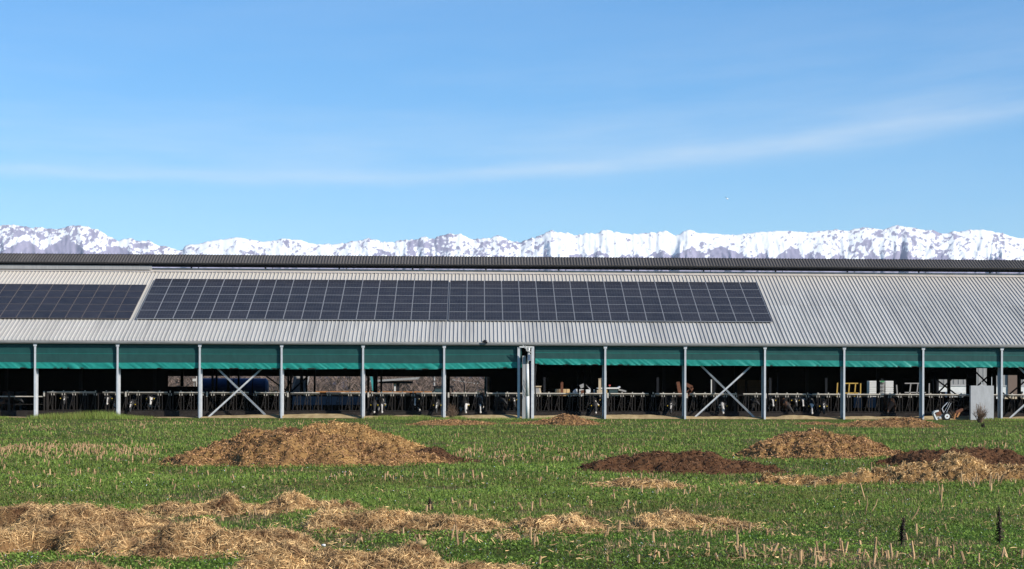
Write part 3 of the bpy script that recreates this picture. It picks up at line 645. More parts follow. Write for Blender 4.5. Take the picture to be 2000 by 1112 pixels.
# lean-to
Yt = 48.
t = empty('open_shelter', tuple(P(775, 800, Yt).xy)+(0,), 'small open shelter with thin grey mono-pitch roof behind the barn', 'shelter')
b = MB(); b.prism([(X(722, Yt), Z(744, Yt)), (X(818, Yt), Z(737.5, Yt)), (X(815, Yt), Z(742, Yt)), (X(722, Yt), Z(747.5, Yt))], 'y', Yt, Yt+3); b.build('roof', M['corr'], t)
b = MB(); b.bx(X(740, Yt), X(806, Yt), Yt+.3, Yt+.4, Z(750, Yt), Z(745.2, Yt)); b.build('roof_beam', M['black_steel'], t)
for u0, u1, m in ((769, 772.5, 'white'), (773.5, 779.5, 'black_steel'), (726, 728, 'steel_dark')):
    b = MB(); b.bx(X(u0, Yt), X(u1, Yt), Yt+.5, Yt+.7, 0, Z(748, Yt)); b.build('post', M[m], t)
# tractor seen end on from the side
Yt = 40.
t = empty('tractor', tuple(P(868, 800, Yt).xy)+(0,), 'dark tractor with glazed cab and upright exhaust parked behind the barn', 'tractor')
def q(u, v): p_ = P(u, v, Yt); return (p_.x, p_.z)
b = MB(); b.prism([q(844, 755.5), q(846, 754.2), q(885, 754.2), q(887, 756), q(883, 757.3), q(848, 757.3)], 'y', Yt-.1, Yt+1.6); b.build('cab_roof', M['black_steel'], t)
for a_, c_ in (((849, 757), (846, 773)), ((882, 757), (886, 773))):
    for yy in (Yt, Yt+1.5):
        A, B = Vector((q(*a_)[0], yy, q(*a_)[1])), Vector((q(*c_)[0], yy, q(*c_)[1])); b = MB(); b.beam(A, B, .1, .08); b.build('cab_pillar', M['black_steel'], t)
b = MB(); b.prism([q(850, 757.6), q(869, 757.6), q(869, 773), q(847.5, 773)], 'y', Yt+.02, Yt+.05); b.build('window', M['glass'], t)
b = MB(); b.bx(q(845, 773)[0], q(887, 773)[0], Yt, Yt+1.5, .7, q(860, 773.2)[1]); b.build('cab_body', M['green_plastic'], t)
b = MB(); zz_ = q(900, 768)[1]; b.bx(q(887.5, 770)[0], q(915, 770)[0], Yt+.3, Yt+1.2, .75, zz_-.2); b.build('bonnet', M['green_plastic'], t)
b = MB(); b.cyl((q(907, 770)[0], Yt+.5, zz_-.2), (q(907, 770)[0], Yt+.5, q(907, 751.5)[1]), .06, .06, 8); b.cyl((q(907, 770)[0], Yt+.5, q(907, 751.5)[1]), (q(905.5, 750)[0], Yt+.5, q(905.5, 750)[1]), .06, .06, 8); b.build('exhaust', M['black_steel'], t)
for yy in (Yt-.2, Yt+1.7): wheel(t, (q(853, 770)[0], yy, .8), .8, .45)
for yy in (Yt, Yt+1.5): wheel(t, (q(908, 770)[0], yy, .5), .5, .3)
# posts at the corner of the passage
for u0, u1, v0, m, lab in ((946, 949, 736, 'teal', 'thin teal post beside the pale post at the rear doorway'), (951.5, 957, 740, 'cream', 'pale square post at the edge of the rear doorway')):
    p = P((u0+u1)/2, 800, 31); t = empty('yard_post', (p.x, 31, 0), lab, 'post')
    b = MB(); b.bx(X(u0, 31), X(u1, 31), 31, 31.15, 0, Z(v0, 31)); b.build('shaft', M[m], t); b = MB(); b.bx(X(u0, 31)-.03, X(u1, 31)+.03, 30.97, 31.18, Z(v0, 31)+.002, Z(v0, 31)+.05); b.build('cap', M[m], t)
# machines in the yard, lit, in front of the dark second barn
Yt = 38.
def qy(u, v, Y=None): p_ = P(u, v, Y or Yt); return (p_.x, p_.z)
t = empty('farm_trailer', (X(1065, Yt), Yt, 0), 'white low trailer edge with cream cab right of the paired posts', 'trailer')
b = MB(); b.prism([qy(1040, 754), qy(1058, 754), qy(1057, 756.5), qy(1040, 756.5)], 'y', Yt+.2, Yt+1.8); b.build('cab_roof', M['cream'], t)
b = MB(); b.prism([qy(1040, 757), qy(1055.5, 757), qy(1058, 770.2), qy(1040, 770.2)], 'y', Yt+.3, Yt+1.7); b.build('cab', M['cream'], t)
b = MB(); b.prism([qy(1042, 758.5), qy(1053, 758.5), qy(1055, 768), qy(1042, 768)], 'y', Yt+.27, Yt+.295); b.build('window', M['corr'], t)
b = MB(); b.bx(qy(1040, 770)[0], qy(1090, 770)[0], Yt, Yt+2, qy(1060, 772.3)[1], qy(1060, 770.4)[1]); b.build('bed', M['white_clean'], t)
b = MB(); b.bx(qy(1041, 770)[0], qy(1089, 770)[0], Yt+.1, Yt+1.9, qy(1060, 777)[1], qy(1060, 772.5)[1]); b.build('chassis', M['corr'], t)
for u in (1052, 1080): wheel(t, (X(u, Yt), Yt+.3, .42), .42, .25)
Yt = 42.
t = empty('round_bale', (X(1100, Yt), Yt, 0), 'golden round straw bale behind a grey post in the yard', 'bale')
b = MB(); n_ = 26; x_c, z_c = qy(1100, 776); rb = qy(1100, 760)[1]-z_c; b.cyl((x_c-.62, Yt+.8, z_c), (x_c+.55, Yt+.8, z_c), rb, rb, n_); b.build('bale', M['hay'], t, True)
for k in (-.35, .0, .3):
    b = MB(); b.cyl((x_c+k-.012, Yt+.8, z_c), (x_c+k+.012, Yt+.8, z_c), rb+.012, rb+.012, n_); b.build('twine', M['wood_brown'], t)
b = MB(); b.bx(x_c-.7, x_c+.7, Yt+.2, Yt+1.4, 0, z_c-rb-.002); b.build('pallet', M['wood_brown'], t)
b = MB(); b.bx(X(1095, 37), X(1100, 37), 37, 37.2, 0, Z(747, 37)); b.cyl((X(1097.5, 37), 37.1, Z(747, 37)), (X(1098.5, 37), 37.1, Z(746, 37)), .05, .05, 8)
o = b.build('leaning_post', M['rust']); o['label'] = 'grey brown upright post in front of the round bale'; o['category'] = 'post'
t = empty('white_machine', (X(1140, 41), 41, 0), 'white feed mixer machine cut by two dark posts behind the rail', 'machine'); Yt = 41.
b = MB(); b.prism([qy(1118, 776), qy(1121, 764), qy(1126, 760), qy(1142, 761), qy(1143, 776)], 'y', Yt, Yt+1.5); b.build('body', M['white'], t)
b = MB(); b.beam(P(1124, 763, Yt-.1), P(1131, 776, Yt-.1), .12, .08); b.beam(P(1118, 775, Yt-.1), P(1124, 761, Yt-.1), .12, .08); b.build('strut', M['bluegrey'], t)
b = MB(); b.beam(P(1133, 756, Yt), P(1141, 752.5, Yt), .3, .2); b.build('spout', M['corr'], t)
b = MB(); b.prism([qy(1145, 761), qy(1162, 761), qy(1162, 776), qy(1145, 776)], 'y', Yt, Yt+1.2); b.build('box_tank', M['white_clean'], t)
for k in range(3):
    b = MB(); b.beam(P(1145+k, 752+k, Yt+.4), P(1152+k*1.5, 761, Yt+.4), .03, .03); b.build('grating_bar', M['corr'], t)
b = MB(); b.prism([qy(1134, 763), qy(1141, 761.5), qy(1140, 768), qy(1135, 769)], 'y', Yt-.06, Yt-.01); b.build('rusty_plate', M['rust'], t)
for u in (1122, 1126, 1134, 1138): b = MB(); b.bx(X(u, Yt)-.06, X(u, Yt)+.06, Yt+.2, Yt+.32, 0, Z(776.2, Yt)); b.build('leg', M['white'], t)
t = empty('telehandler', (X(1190, 40), 40, 0), 'white loader with flat cab roof and red beacon in the yard', 'loader'); Yt = 40.
b = MB(); b.prism([qy(1167, 757.5), qy(1207, 757), qy(1211, 754.6), qy(1212, 757), qy(1208, 759.8), qy(1168, 760)], 'y', Yt, Yt+1.6); b.build('cab_roof', M['white_clean'], t)
b = MB(); b.prism([qy(1190, 760.2), qy(1206, 760.2), qy(1209, 776), qy(1189, 776)], 'y', Yt+.1, Yt+1.4); b.build('cab_glass', M['glass'], t)
b = MB(); b.prism([qy(1183, 760.2), qy(1186, 762), qy(1187.5, 776), qy(1183, 776)], 'y', Yt, Yt+.2); b.build('guard', M['yellow'], t)
b = MB(); b.cyl(P(1190.5, 757, Yt+.5), P(1190.5, 754, Yt+.5), .06, .05, 8); k_ = b.build('beacon_stem', M['rust'], t); b = MB(); b.cyl(P(1190.5, 754, Yt+.5), P(1190.5, 751.8, Yt+.5), .09, .07, 10); b.build('beacon', M['red_lamp'], k_)
b = MB(); b.beam(P(1208, 761, Yt+.4), P(1223, 765, Yt+.4), .14, .12); b.build('boom', M['corr'], t)
b = MB(); b.prism([qy(1166, 762), qy(1176.5, 761.5), qy(1176.5, 768), qy(1166, 768)], 'y', Yt-.2, Yt+.6); b.build('counterweight', M['cream'], t)
b = MB(); b.bx(qy(1180, 776)[0], qy(1212, 776)[0], Yt, Yt+1.5, .5, qy(1195, 776.3)[1]); b.build('chassis', M['white'], t)
for u in (1184, 1208): wheel(t, (X(u, Yt), Yt, .5), .5, .35)
b = MB(); b.bx(X(1169, 39), X(1174, 39), 39, 39.25, 0, Z(740, 39)); b.bx(X(1168.4, 39), X(1174.6, 39), 38.97, 39.28, Z(740, 39)+.002, Z(739.4, 39)+.02); o = b.build('yard_post', M['cream']); o['label'] = 'cream square post standing above the loader'; o['category'] = 'post'
b = MB(); b.cyl((X(1389, 34), 34, 0), (X(1389, 34), 34, Z(741, 34)), .055, .055, 10); b.cyl((X(1389, 34), 34, Z(741, 34)), (X(1389, 34), 34, Z(740.4, 34)), .065, .065, 10); o = b.build('pole', M['white']); o['label'] = 'slim white pole behind the right-hand steel cross'; o['category'] = 'pole'
# dim orange loader frame and brown stacked panels inside the second barn
Yt = 50.
t = empty('loader_frame', (X(1338, 46), 46, 0), 'dim rusty orange loader arms in the dark behind the fourth post right of middle', 'machine'); Yt = 46.
for a_, c_ in (((1324, 746), (1329, 776)), ((1334, 748), (1352, 757)), ((1352, 757), (1341, 776)), ((1334, 776), (1349, 762))):
    b = MB(); b.beam(P(*a_, Yt), P(*c_, Yt), .28, .2); b.build('arm', M['rust'], t)
b = MB(); b.bx(X(1322, Yt), X(1352, Yt), Yt, Yt+1.2, .4, 1.1); b.build('base', M['black_steel'], t)
for (u0, u1, v0, lab) in ((1434, 1456, 740, 'dim brown stacked panels left of the post at the right steel cross'), (1460, 1508, 741, 'dim brown stacked panels behind the post right of the steel cross')):
    t = empty('panel_stack', (X((u0+u1)/2, 66), 66, 0), lab, 'panels', 'brown panels in the dark shed')
    za = Z(v0, 66); nh = 4
    for k in range(nh):
        for j in range(2):
            b = MB(); xa, xb = X(u0+(u1-u0)*j/2, 66), X(u0+(u1-u0)*(j+1)/2, 66); b.bx(xa+.02, xb-.02, 66, 66.8, za*k/nh+.01, za*(k+1)/nh-.01); b.build('panel', M['wood_brown'], t)
# yellow and grey gates
def gate(lab, Y, parts, m):
    t = empty('gate', (X(parts[0][0], Y), Y, 0), lab, 'gate')
    for (u0, v0, u1, v1) in parts:
        b = MB(); b.beam(P(u0, v0, Y), P(u1, v1, Y), .085, .07); b.build('bar', M[m], t)
gate('yellow tubular gate left of the white crates', 36, [(1636, 748, 1632.5, 800), (1642, 749, 1676, 749), (1642, 768, 1676, 768), (1659, 750, 1655, 800), (1671, 750, 1667, 800), (1681, 749, 1680, 800)], 'yellow')
gate('pale grey tubular gate right of the white crates', 36, [(1767, 749, 1797, 749), (1767, 767, 1808, 767), (1779, 750, 1772, 800), (1793, 750, 1787, 800), (1815, 749, 1814, 800)], 'corr')
b = MB(); b.beam(P(1751, 752, 35), P(1755, 802, 35), .09, .09); b.bx(X(1754, 35)-.12, X(1756, 35)+.12, 34.9, 35.1, 0, .08); o = b.build('leaning_post', M['corr']); o['label'] = 'thin pale post leaning right of the white crates'; o['category'] = 'post'
# white crates, one stack each with a ladder
Yt = 38.
for (u0, u1, lab, first) in ((1698, 1727, 'wide stack of white slatted plastic crates with a wire ladder', 1), (1729.5, 1745, 'narrow stack of white crates right of the wire ladder', 0)):
    t = empty('crate_stack', (X((u0+u1)/2, Yt), Yt, 0), lab, 'crates', 'white crates behind the barrier')
    z1 = Z(744, Yt, 1720); hh = z1/5
    for k in range(5):
        b = MB(); xa, xb = X(u0, Yt), X(u1, Yt); z0 = k*hh
        b.bx(xa+.03, xb-.03, Yt+.03, Yt+1.1, z0+.01, z0+hh-.01)
        for j in range(3): b.bx(xa, xb, Yt, Yt+.028, z0+.02+j*hh/3, z0+(j+1)*hh/3-.025)
        b.build('crate', M['white_clean'], t)
    b = MB()
    for j in range(9): b.bx(xa-.02, xa-.001, Yt+.05+j*.11, Yt+.11+j*.11, 0.02, z1-.02)
    b.build('side_slats', M['white'], t)
    if first:
        b = MB()
        for u in (1718.5, 1722, 1725.5): b.cyl(P(u, 745, Yt-.06), P(u, 800, Yt-.06), .018, .018, 5)
        for v in range(749, 800, 7): b.cyl(P(1717, v, Yt-.06), P(1727, v, Yt-.06), .018, .018, 5)
        b.build('wire_ladder', M['steel_dark'], t)
        b = MB(); b.bx(X(1719, Yt), X(1727, Yt), Yt-.1, Yt-.08, Z(747, Yt, 1720), Z(744, Yt, 1720)); b.build('green_tag', M['green_plastic'], t)
b = MB(); b.box((0, 0, 0), (1.15, .05, .62)); b.box((0, 0.03, .32), (1.2, .08, .05)); b.box((0, .03, -.33), (1.2, .08, .05))
for i, (u, lab) in enumerate(((1681, 'blue grey sheet hanging left behind the bars under the yellow gate'), (1697, 'blue grey sheet hanging right behind the bars under the white crates'))):
    o = b.build('plastic_sheet', M['bluegrey']); o.location = P(u, 786, 6.); o.scale = (.8, 1, 1); o['label'] = lab; o['category'] = 'sheet'; o['group'] = 'blue grey sheets'
# long blue grey trough sheet behind the barrier
b = MB()
for k in range(7): b.bx(X(572+k*19.2, 4.4), X(572+k*19.2+18.8, 4.4), 4.4, 4.45, Z(792, 4.4), Z(774, 4.4)-.06)
for k in range(8): b.bx(X(571.5+k*19.2, 4.4)-.02, X(571.5+k*19.2, 4.4)+.02, 4.46, 4.5, 0, Z(774, 4.4)-.06)
o = b.build('partition_sheet', M['bluegrey']); o['label'] = 'long blue grey sheet partition behind the bars left of the fifth post'; o['category'] = 'partition'
# second barn: dark open shed
t = empty('second_barn', (X(1400, 62), 62, 0), 'dark open-fronted shed behind the barn, black inside', 'barn')
xa, xb = X(952, 60), X(1822, 60)
b = MB(); b.prism([(57, 4.0), (74, 9.0), (74, 9.15), (57, 4.15)], 'x', xa-1, xb+1); b.build('roof', M['corr'], t)
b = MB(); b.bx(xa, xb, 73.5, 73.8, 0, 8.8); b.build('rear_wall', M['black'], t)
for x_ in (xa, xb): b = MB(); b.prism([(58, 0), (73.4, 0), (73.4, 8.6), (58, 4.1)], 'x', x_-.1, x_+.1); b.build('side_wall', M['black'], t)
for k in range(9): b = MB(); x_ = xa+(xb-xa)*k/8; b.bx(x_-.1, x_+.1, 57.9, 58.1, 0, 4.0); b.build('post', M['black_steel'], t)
# white hall on the right
Yt = 80.
t = empty('white_hall', (X(1900, Yt), Yt, 0), 'white hall with grey corrugated upper band seen through the right bays', 'building')
xa, xb = X(1824, Yt), X(2150, Yt)
b = MB(); b.bx(xa, xb, Yt, Yt+20, 0, Z(753, Yt, 1860)); b.build('lower_wall', M['white_clean'], t)
b = MB(); b.bx(xa, xb, Yt+.05, Yt+20, Z(753, Yt, 1860)+.003, 6); b.build('upper_wall', M['corr'], t)
b = MB()
for k in range(int((xb-xa)/.5)): b.bx(xa+k*.5, xa+k*.5+.06, Yt+.01, Yt+.047, Z(753, Yt, 1860)+.15, 5.9)
b.build('cladding_ribs', M['corr'], t)
b = MB(); b.bx(xa, xb, Yt-.06, Yt-.003, Z(754.5, Yt, 1860), Z(752.8, Yt, 1860)); b.build('band_flashing', M['conc'], t)
b = MB(); b.prism([(Yt-.3, 6.003), (Yt+10, 7.5), (Yt+20.3, 6.003)], 'x', xa-.3, xb+.3); b.build('roof', M['corr'], t)
b = MB(); b.bx(X(1968, Yt), X(1987, Yt), Yt-.12, Yt-.07, 0, 4.2); b.build('brown_door', M['twig_far'], t)
Yt = 60.
t = empty('shipping_container', (X(1865, Yt), Yt, 0), 'blue and white corrugated container in front of the white hall', 'container')
xa, xm, xb = X(1846, Yt), X(1854, Yt), X(1886, Yt); zt2 = Z(766, Yt, 1860)
b = MB(); b.bx(xa, xm, Yt, Yt+6, .1, zt2); b.build('dark_end', M['bluegrey'], t)
b = MB(); b.bx(xm+.003, xb, Yt+.03, Yt+6, .1, zt2+.02); b.build('body', M['white'], t)
for k in range(12): b = MB(); x_ = xm+.02+(xb-xm)*k/12; b.bx(x_, x_+.14, Yt, Yt+.027, .15, zt2-.05); b.build('rib', M['white'], t)
b = MB(); b.prism([(xa-.9, .1), (xa-.003, .1), (xa-.003, zt2-.05)], 'y', Yt+.2, Yt+4); b.build('ramp', M['black_steel'], t)
Yt = 50.
t = empty('parked_car', (X(1978, Yt), Yt, 0), 'beige parked car with glass windscreen glimpsed at the right edge', 'car')
b = MB(); b.prism([qy(1962, 778), qy(1964, 775), qy(1969, 772), qy(1979, 771.5), qy(1985, 775), qy(2000, 776), qy(2001, 783), qy(1962, 783)], 'y', Yt, Yt+1.7); b.build('body', M['cream'], t)
b = MB(); b.prism([qy(1966, 774.6), qy(1970, 772.7), qy(1978, 772.3), qy(1982, 774.8)], 'y', Yt-.02, Yt-.003); b.build('window', M['glass'], t)
for u in (1968, 1994): wheel(t, (X(u, Yt), Yt+.1, .32), .32, .2)
b = MB(); b.bx(X(1991, 30), X(1998, 30), 30, 30.3, Z(772, 30), Z(762, 30)); b.bx(X(1992, 30), X(1997, 30), 29.97, 29.995, Z(771, 30), Z(763, 30), 1); b.bx(X(1994, 30), X(1995, 30), 30.1, 30.2, 0, Z(772, 30)); o = b.build('control_box', [M['black_steel'], M['white']]); o['label'] = 'small white-faced control box on a stand at the right edge'; o['category'] = 'control box'
# white window frame inside left opening
b = MB(); b.bx(X(376, 34), X(383, 34), 34, 34.3, Z(747, 34), Z(742, 34)); b.bx(X(378, 34), X(379.5, 34), 34.1, 34.2, 0, Z(747, 34)); b.bx(X(375, 34), X(384, 34), 34, 34.05, Z(736.5, 34), Z(735, 34)); b.bx(X(383, 34), X(384, 34), 34, 34.1, 0, Z(736.5, 34)); o = b.build('signal_box', M['white']); o['label'] = 'small white box on a post seen through the left rear window'; o['category'] = 'box'

# ------------------------------------------------------------------ things in front of the barn
Yt = -.45
t = empty('concrete_slab', (X(1918, Yt), Yt, 0), 'tall pale concrete slab standing upright by the last posts on the right', 'slab')
b = MB(); xa, xb, zt3 = X(1896, Yt), X(1941, Yt), Z(753.5, Yt, 1918); c_ = .02
b.prism([(xa+c_, -.05), (xb-c_, -.05), (xb, 0), (xb, zt3-c_), (xb-c_, zt3), (xa+c_, zt3), (xa, zt3-c_), (xa, 0)], 'y', Yt, Yt+.35); b.build('panel', M['conc'], t)
for k in (.5, .93): b = MB(); b.cyl((xa+(xb-xa)*k, Yt+.15, zt3), (xa+(xb-xa)*k, Yt+.15, zt3+(.24 if k < .9 else .55)), .022, .022, 6); b.build('rebar', M['white'], t)
# two-wheeled tractor
Yt = -1.0
t = empty('walking_tractor', (X(1848, Yt), Yt, 0), 'two-wheeled walking tractor with white guard and upright handlebars beside the concrete slab', 'tractor')
def w2(u, v, y=0.): p_ = P(u, v, Yt); return Vector((p_.x, Yt+y, p_.z))
wc = w2(1848, 813.5)
for y_ in (-.22, .32):
    c = Vector((wc.x, Yt+y_, .225)); b = MB(); b.cyl(c-Vector((0, .07, 0)), c+Vector((0, .07, 0)), .235, .235, 24)
    for i in range(14):
        a_ = 2*math.pi*i/14; b.box((c.x+.24*math.cos(a_), c.y, c.z+.24*math.sin(a_)), (.03, .13, .05), mat=Matrix.Rotation(-a_, 3, 'Y'))
    k_ = b.build('wheel', M['rubber'], t); b = MB(); b.cyl(c-Vector((0, .085, 0)), c+Vector((0, .085, 0)), .155, .155, 20); r_ = b.build('rim', M['white_clean'], k_)
    b = MB(); b.cyl(c-Vector((0, .1, 0)), c+Vector((0, .1, 0)), .045, .045, 10); b.build('hub', M['rust'], r_)
b = MB(); pts = [(1829, 821), (1826, 815), (1822.5, 807), (1825, 804.5), (1832, 802.5)]
for a_, c_ in zip(pts, pts[1:]):
    A, B = w2(*a_), w2(*c_); b.beam(A, B, .09, .5)
b.build('front_guard', M['white_clean'], t)
b = MB(); b.prism([tuple(w2(*p_).xz) for p_ in ((1827, 811), (1828, 804), (1835, 803), (1838, 808), (1836, 812))], 'y', Yt-.18, Yt+.22); b.build('engine', M['rust'], t)
b = MB(); b.box(w2(1833, 816), (.28, .3, .16)); b.box(w2(1841, 812), (.34, .2, .14)); b.build('gearbox', M['corr'], t)
b = MB(); b.cyl(w2(1835, 816, -.24), w2(1835, 816, -.16), .07, .07, 12); b.build('pulley', M['steel'], t)
b = MB(); b.path([w2(1843, 806), w2(1840, 799), w2(1842, 795), w2(1853, 784)], .028, 8); b.path([w2(1845, 805, .1), w2(1855, 786, .1)], .014, 6); b.path([w2(1848, 806, -.1), w2(1857, 787, -.1)], .014, 6); b.build('handle_column', M['steel'], t)
b = MB(); b.path([w2(1852, 783), w2(1860, 781, -.2), w2(1869, 784, -.3)], .018, 6); b.path([w2(1852, 783), w2(1859, 785, .2), w2(1866, 787, .3)], .018, 6); b.cyl(w2(1851, 786), w2(1855, 780), .045, .045, 8); b.build('handlebar', M['steel_dark'], t)
Yt = -.6
t = empty('plough_attachment', (X(1873, Yt), Yt, 0), 'rusty orange implement lying behind the dry twigs beside the walking tractor', 'implement')
b = MB(); b.prism([tuple(w2(*p_).xz) for p_ in ((1866, 808), (1868, 803), (1876, 799), (1881, 798), (1881, 802), (1874, 808), (1868, 812))], 'y', Yt, Yt+.3); b.build('blade', M['rust'], t)
b = MB(); b.beam(w2(1874, 806), w2(1869, 815), .1, .1); b.beam(w2(1866, 808), w2(1864, 819), .08, .08); b.build('frame', M['orange'], t)
# dry bushes
def bush(u, vb, h, w, lab, n=90, cat='shrub', m='twig', Y=None):
    g = ground(u, vb) if Y is None else at(u, vb, Y); o = Vector((g[0], g[1], 0))
    b = MB()
    for i in range(n):
        a = random.uniform(0, 2*math.pi); sp = random.random()**.7*w; L = h*random.uniform(.55, 1.05)*(1-.35*(sp/w)**2)
        p = o + Vector((random.uniform(-.1, .1), random.uniform(-.1, .1), -.03)); q = o + Vector((math.cos(a)*sp, math.sin(a)*sp, L)); mid = (p+q)/2 + Vector((random.uniform(-.05, .05), random.uniform(-.05, .05), 0)) - Vector((math.cos(a), math.sin(a), 0))*sp*.1
        b.cyl(p, mid, .014, .010, 3, cap=False); b.cyl(mid, q, .010, .005, 3, cap=False)
        for j in range(3):
            t_ = random.uniform(.4, .95); s = mid+(q-mid)*((t_-.4)/.6) if t_ > .4 else mid
            d_ = Vector((random.gauss(0, 1), random.gauss(0, 1), random.uniform(.2, 1.2))).normalized()*random.uniform(.08, .24)*h; b.cyl(s, s+d_, .006, .003, 3, cap=False)
    x = b.build('dry_bush', M[m]); x['label'] = lab; x['category'] = cat; x['group'] = 'dry bushes along the barn'; return x
bush(882, 819, .95, .48, 'larger dry brown bush at the post left of the paired posts', 75)
bush(952, 817, .72, .42, 'smaller sparse dry bush left of the paired posts', 70)
bush(1914, 826, 1.15, .52, 'big dry brown bush in front of the concrete slab', 85)
bush(1947, 818.5, .95, .35, 'thin reddish dry bush between the slab and the last post', 60)
bush(1862, 820, .72, .35, 'low dry twigs beside the walking tractor wheel', 80)
bush(1920, 834, .28, .12, 'tiny dead weed in the grass in front of the big bush', 20, 'weed', 'weed_dark')

# ------------------------------------------------------------------ heaps
def strands(pos, nrm, n, L, w, lift=.45):
    i = rng.integers(0, len(pos), n); p = pos[i] + rng.normal(0, .02, (n, 3))*[1, 1, .3]
    d = rng.normal(0, 1, (n, 3)); d -= nrm[i]*(d*nrm[i]).sum(1, keepdims=True)*(1-lift); d /= np.linalg.norm(d, axis=1, keepdims=True)
    ln = L*rng.uniform(.4, 1.2, (n, 1)); s = np.cross(d, rng.normal(0, 1, (n, 3))); s /= np.linalg.norm(s, axis=1, keepdims=True); s *= w*rng.uniform(.6, 1.3, (n, 1))
    p = p + nrm[i]*rng.uniform(0, .025, (n, 1)); bend = nrm[i]*ln*.12*rng.uniform(-1, 1, (n, 1))
    a, c, m_ = p-d*ln/2, p+d*ln/2, p+bend
    V = np.stack([a-s*.6, a+s*.6, m_+s, c+s*.4, c-s*.4, m_-s], 1).reshape(-1, 3)
    k = np.arange(n)[:, None]*6; Fq = np.concatenate([k+[0, 1, 2, 5], k+[5, 2, 3, 4]], 0); return V, Fq
def heap(name, lab, cat, prof, vf, dep, m, ms, nst, L=.16, w=.006, res=.05, lump=.10, grp='manure heaps on the field', clods=0, seed=0, rough=1., patch=0.):
    um = np.mean([p[0] for p in prof]); Y0 = ground(um, vf)[1]; Yr = Y0+dep*.5
    us = np.array([p[0] for p in prof]); pts = [at(u, v, Yr) for u, v in prof]
    xs = np.array([p[0] for p in pts]); hs = np.maximum(0, np.array([p[2] for p in pts]))
    pad = .25; gx = np.arange(xs[0]-pad, xs[-1]+pad, res); gy = np.arange(Y0-pad, Y0+dep+pad, res); GX, GY = np.meshgrid(gx, gy)
    H = np.interp(GX, xs, hs, 0, 0); hm = hs.max(); ex = np.interp(GX, xs, np.full(len(xs), 1.), 0, 0)
    Wd = dep*.5*(np.clip(H/hm, 0, 1)**.45*(1+.35*(fbm(GX*.9+seed, GX*0+seed, 41, 3)-.5)*2)+.02)
    tau = (GY-Yr+(fbm(GX*.7+seed*3, GX*0, 44, 3)-.5)*dep*.25)/Wd; base = np.clip(1-np.abs(tau)**1.7, -.3, 1)
    Zh = H*np.where(base > 0, base**.9, base*.5)
    nz = (fbm(GX*1.5+seed, GY*1.5, 46, 3)-.5)*lump*2.0 + (.5-ridged(GX*3.2+seed, GY*3.2, 48, 4, .6))*lump*1.5*rough + (fbm(GX*9+seed, GY*9, 50, 3)-.5)*lump*.9*rough
    if patch: nz = nz - np.clip(.52-fbm(GX*1.1+seed*5, GY*.7+seed, 52, 3), 0, 1)*patch
    Zh = Zh + nz*np.clip(base*3, 0, 1)*np.clip(H/.08, .3, 1)
    Zh = np.where(base <= 0, np.minimum(Zh, -.04), Zh) + gz(GX, GY) - .015
    ok = (base > -.05) & (H > .004)
    ny_, nx_ = GX.shape; idx = np.arange(nx_*ny_).reshape(ny_, nx_); q = np.stack([idx[:-1, :-1], idx[:-1, 1:], idx[1:, 1:], idx[1:, :-1]], -1).reshape(-1, 4)
    q = q[ok.ravel()[q].any(1)]; V = np.stack([GX, GY, Zh], -1).reshape(-1, 3)
    us_, inv = np.unique(q, return_inverse=True); V2 = V[us_]; q2 = inv.reshape(q.shape)
    t = empty(name, (float(GX.mean()), float(Yr), 0), lab, cat, grp)
    link('mound', npmesh('mound', V2, q2, M[m], True), t)
    gyz, gxz = np.gradient(Zh, res); nr = np.stack([-gxz, -gyz, np.ones_like(Zh)], -1).reshape(-1, 3); nr /= np.linalg.norm(nr, axis=1, keepdims=True)
    sel = us_[(base.ravel()[us_] > .02) & (Zh.ravel()[us_] > gz(GX, GY).ravel()[us_]-.01)]
    if nst:
        sv, sf = strands(V[sel], nr[sel], nst, L, w); ne = max(60, nst//9); ie = sel[rng.integers(0, len(sel), ne*2)]; pe = V[ie]+np.column_stack([rng.normal(0, .35, ne*2), rng.normal(0, .45, ne*2), np.zeros(ne*2)]); pe[:, 2] = gz(pe[:, 0], pe[:, 1])+.035
        ev, ef = strands(pe, np.tile([0, 0, 1.], (ne*2, 1)), ne, L, w); sf = np.concatenate([sf, ef+len(sv)]); sv = np.concatenate([sv, ev])
        link('strands', npmesh('strands', sv, sf, M[ms]), t, kind='stuff')
    for k in range(clods):
        j = sel[rng.integers(0, len(sel))]; c = Vector(V[j])+Vector((0, 0, .03)); r = random.uniform(.05, .13); b = MB(); n = 7
        vs = []; 
        for a in range(5):
            for c2 in range(n):
                th, ph = math.pi*(a+.5)/5, 2*math.pi*c2/n; rr = r*random.uniform(.75, 1.25); vs.append((c.x+rr*1.3*math.sin(th)*math.cos(ph), c.y+rr*math.sin(th)*math.sin(ph), c.z+rr*.8*math.cos(th)))
        f = [(a*n+i, a*n+(i+1) % n, (a+1)*n+(i+1) % n, (a+1)*n+i) for a in range(4) for i in range(n)] + [tuple(range(n)), tuple(range(4*n, 5*n))[::-1]]
        b.add(vs, f); b.build('clod', M['soil'], t, True)
    return t, Yr
big, YA = heap('manure_heap', 'broad brown straw manure heap at left, the biggest on the field', 'manure heap', [(306, 914), (345, 897), (375, 882), (420, 868), (470, 853), (520, 848), (560, 843), (600, 845), (650, 850), (700, 860), (760, 874), (800, 886), (840, 898), (888, 908)], 917, 5., 'manure', 'straw', 30000, .075, .010, .045, .17, seed=1)
b = MB(); c0 = Vector(at(573, 846, YA-.5)); n = 14; vs = []
for a in range(6):
    for c2 in range(n):
        th, ph = math.pi/2*a/5.5, 2*math.pi*c2/n; rr = 1+.12*random.uniform(-1, 1); vs.append((c0.x+.27*rr*math.cos(th)*math.cos(ph), c0.y+.3*rr*math.cos(th)*math.sin(ph), c0.z-.08+.20*rr*math.sin(th)))
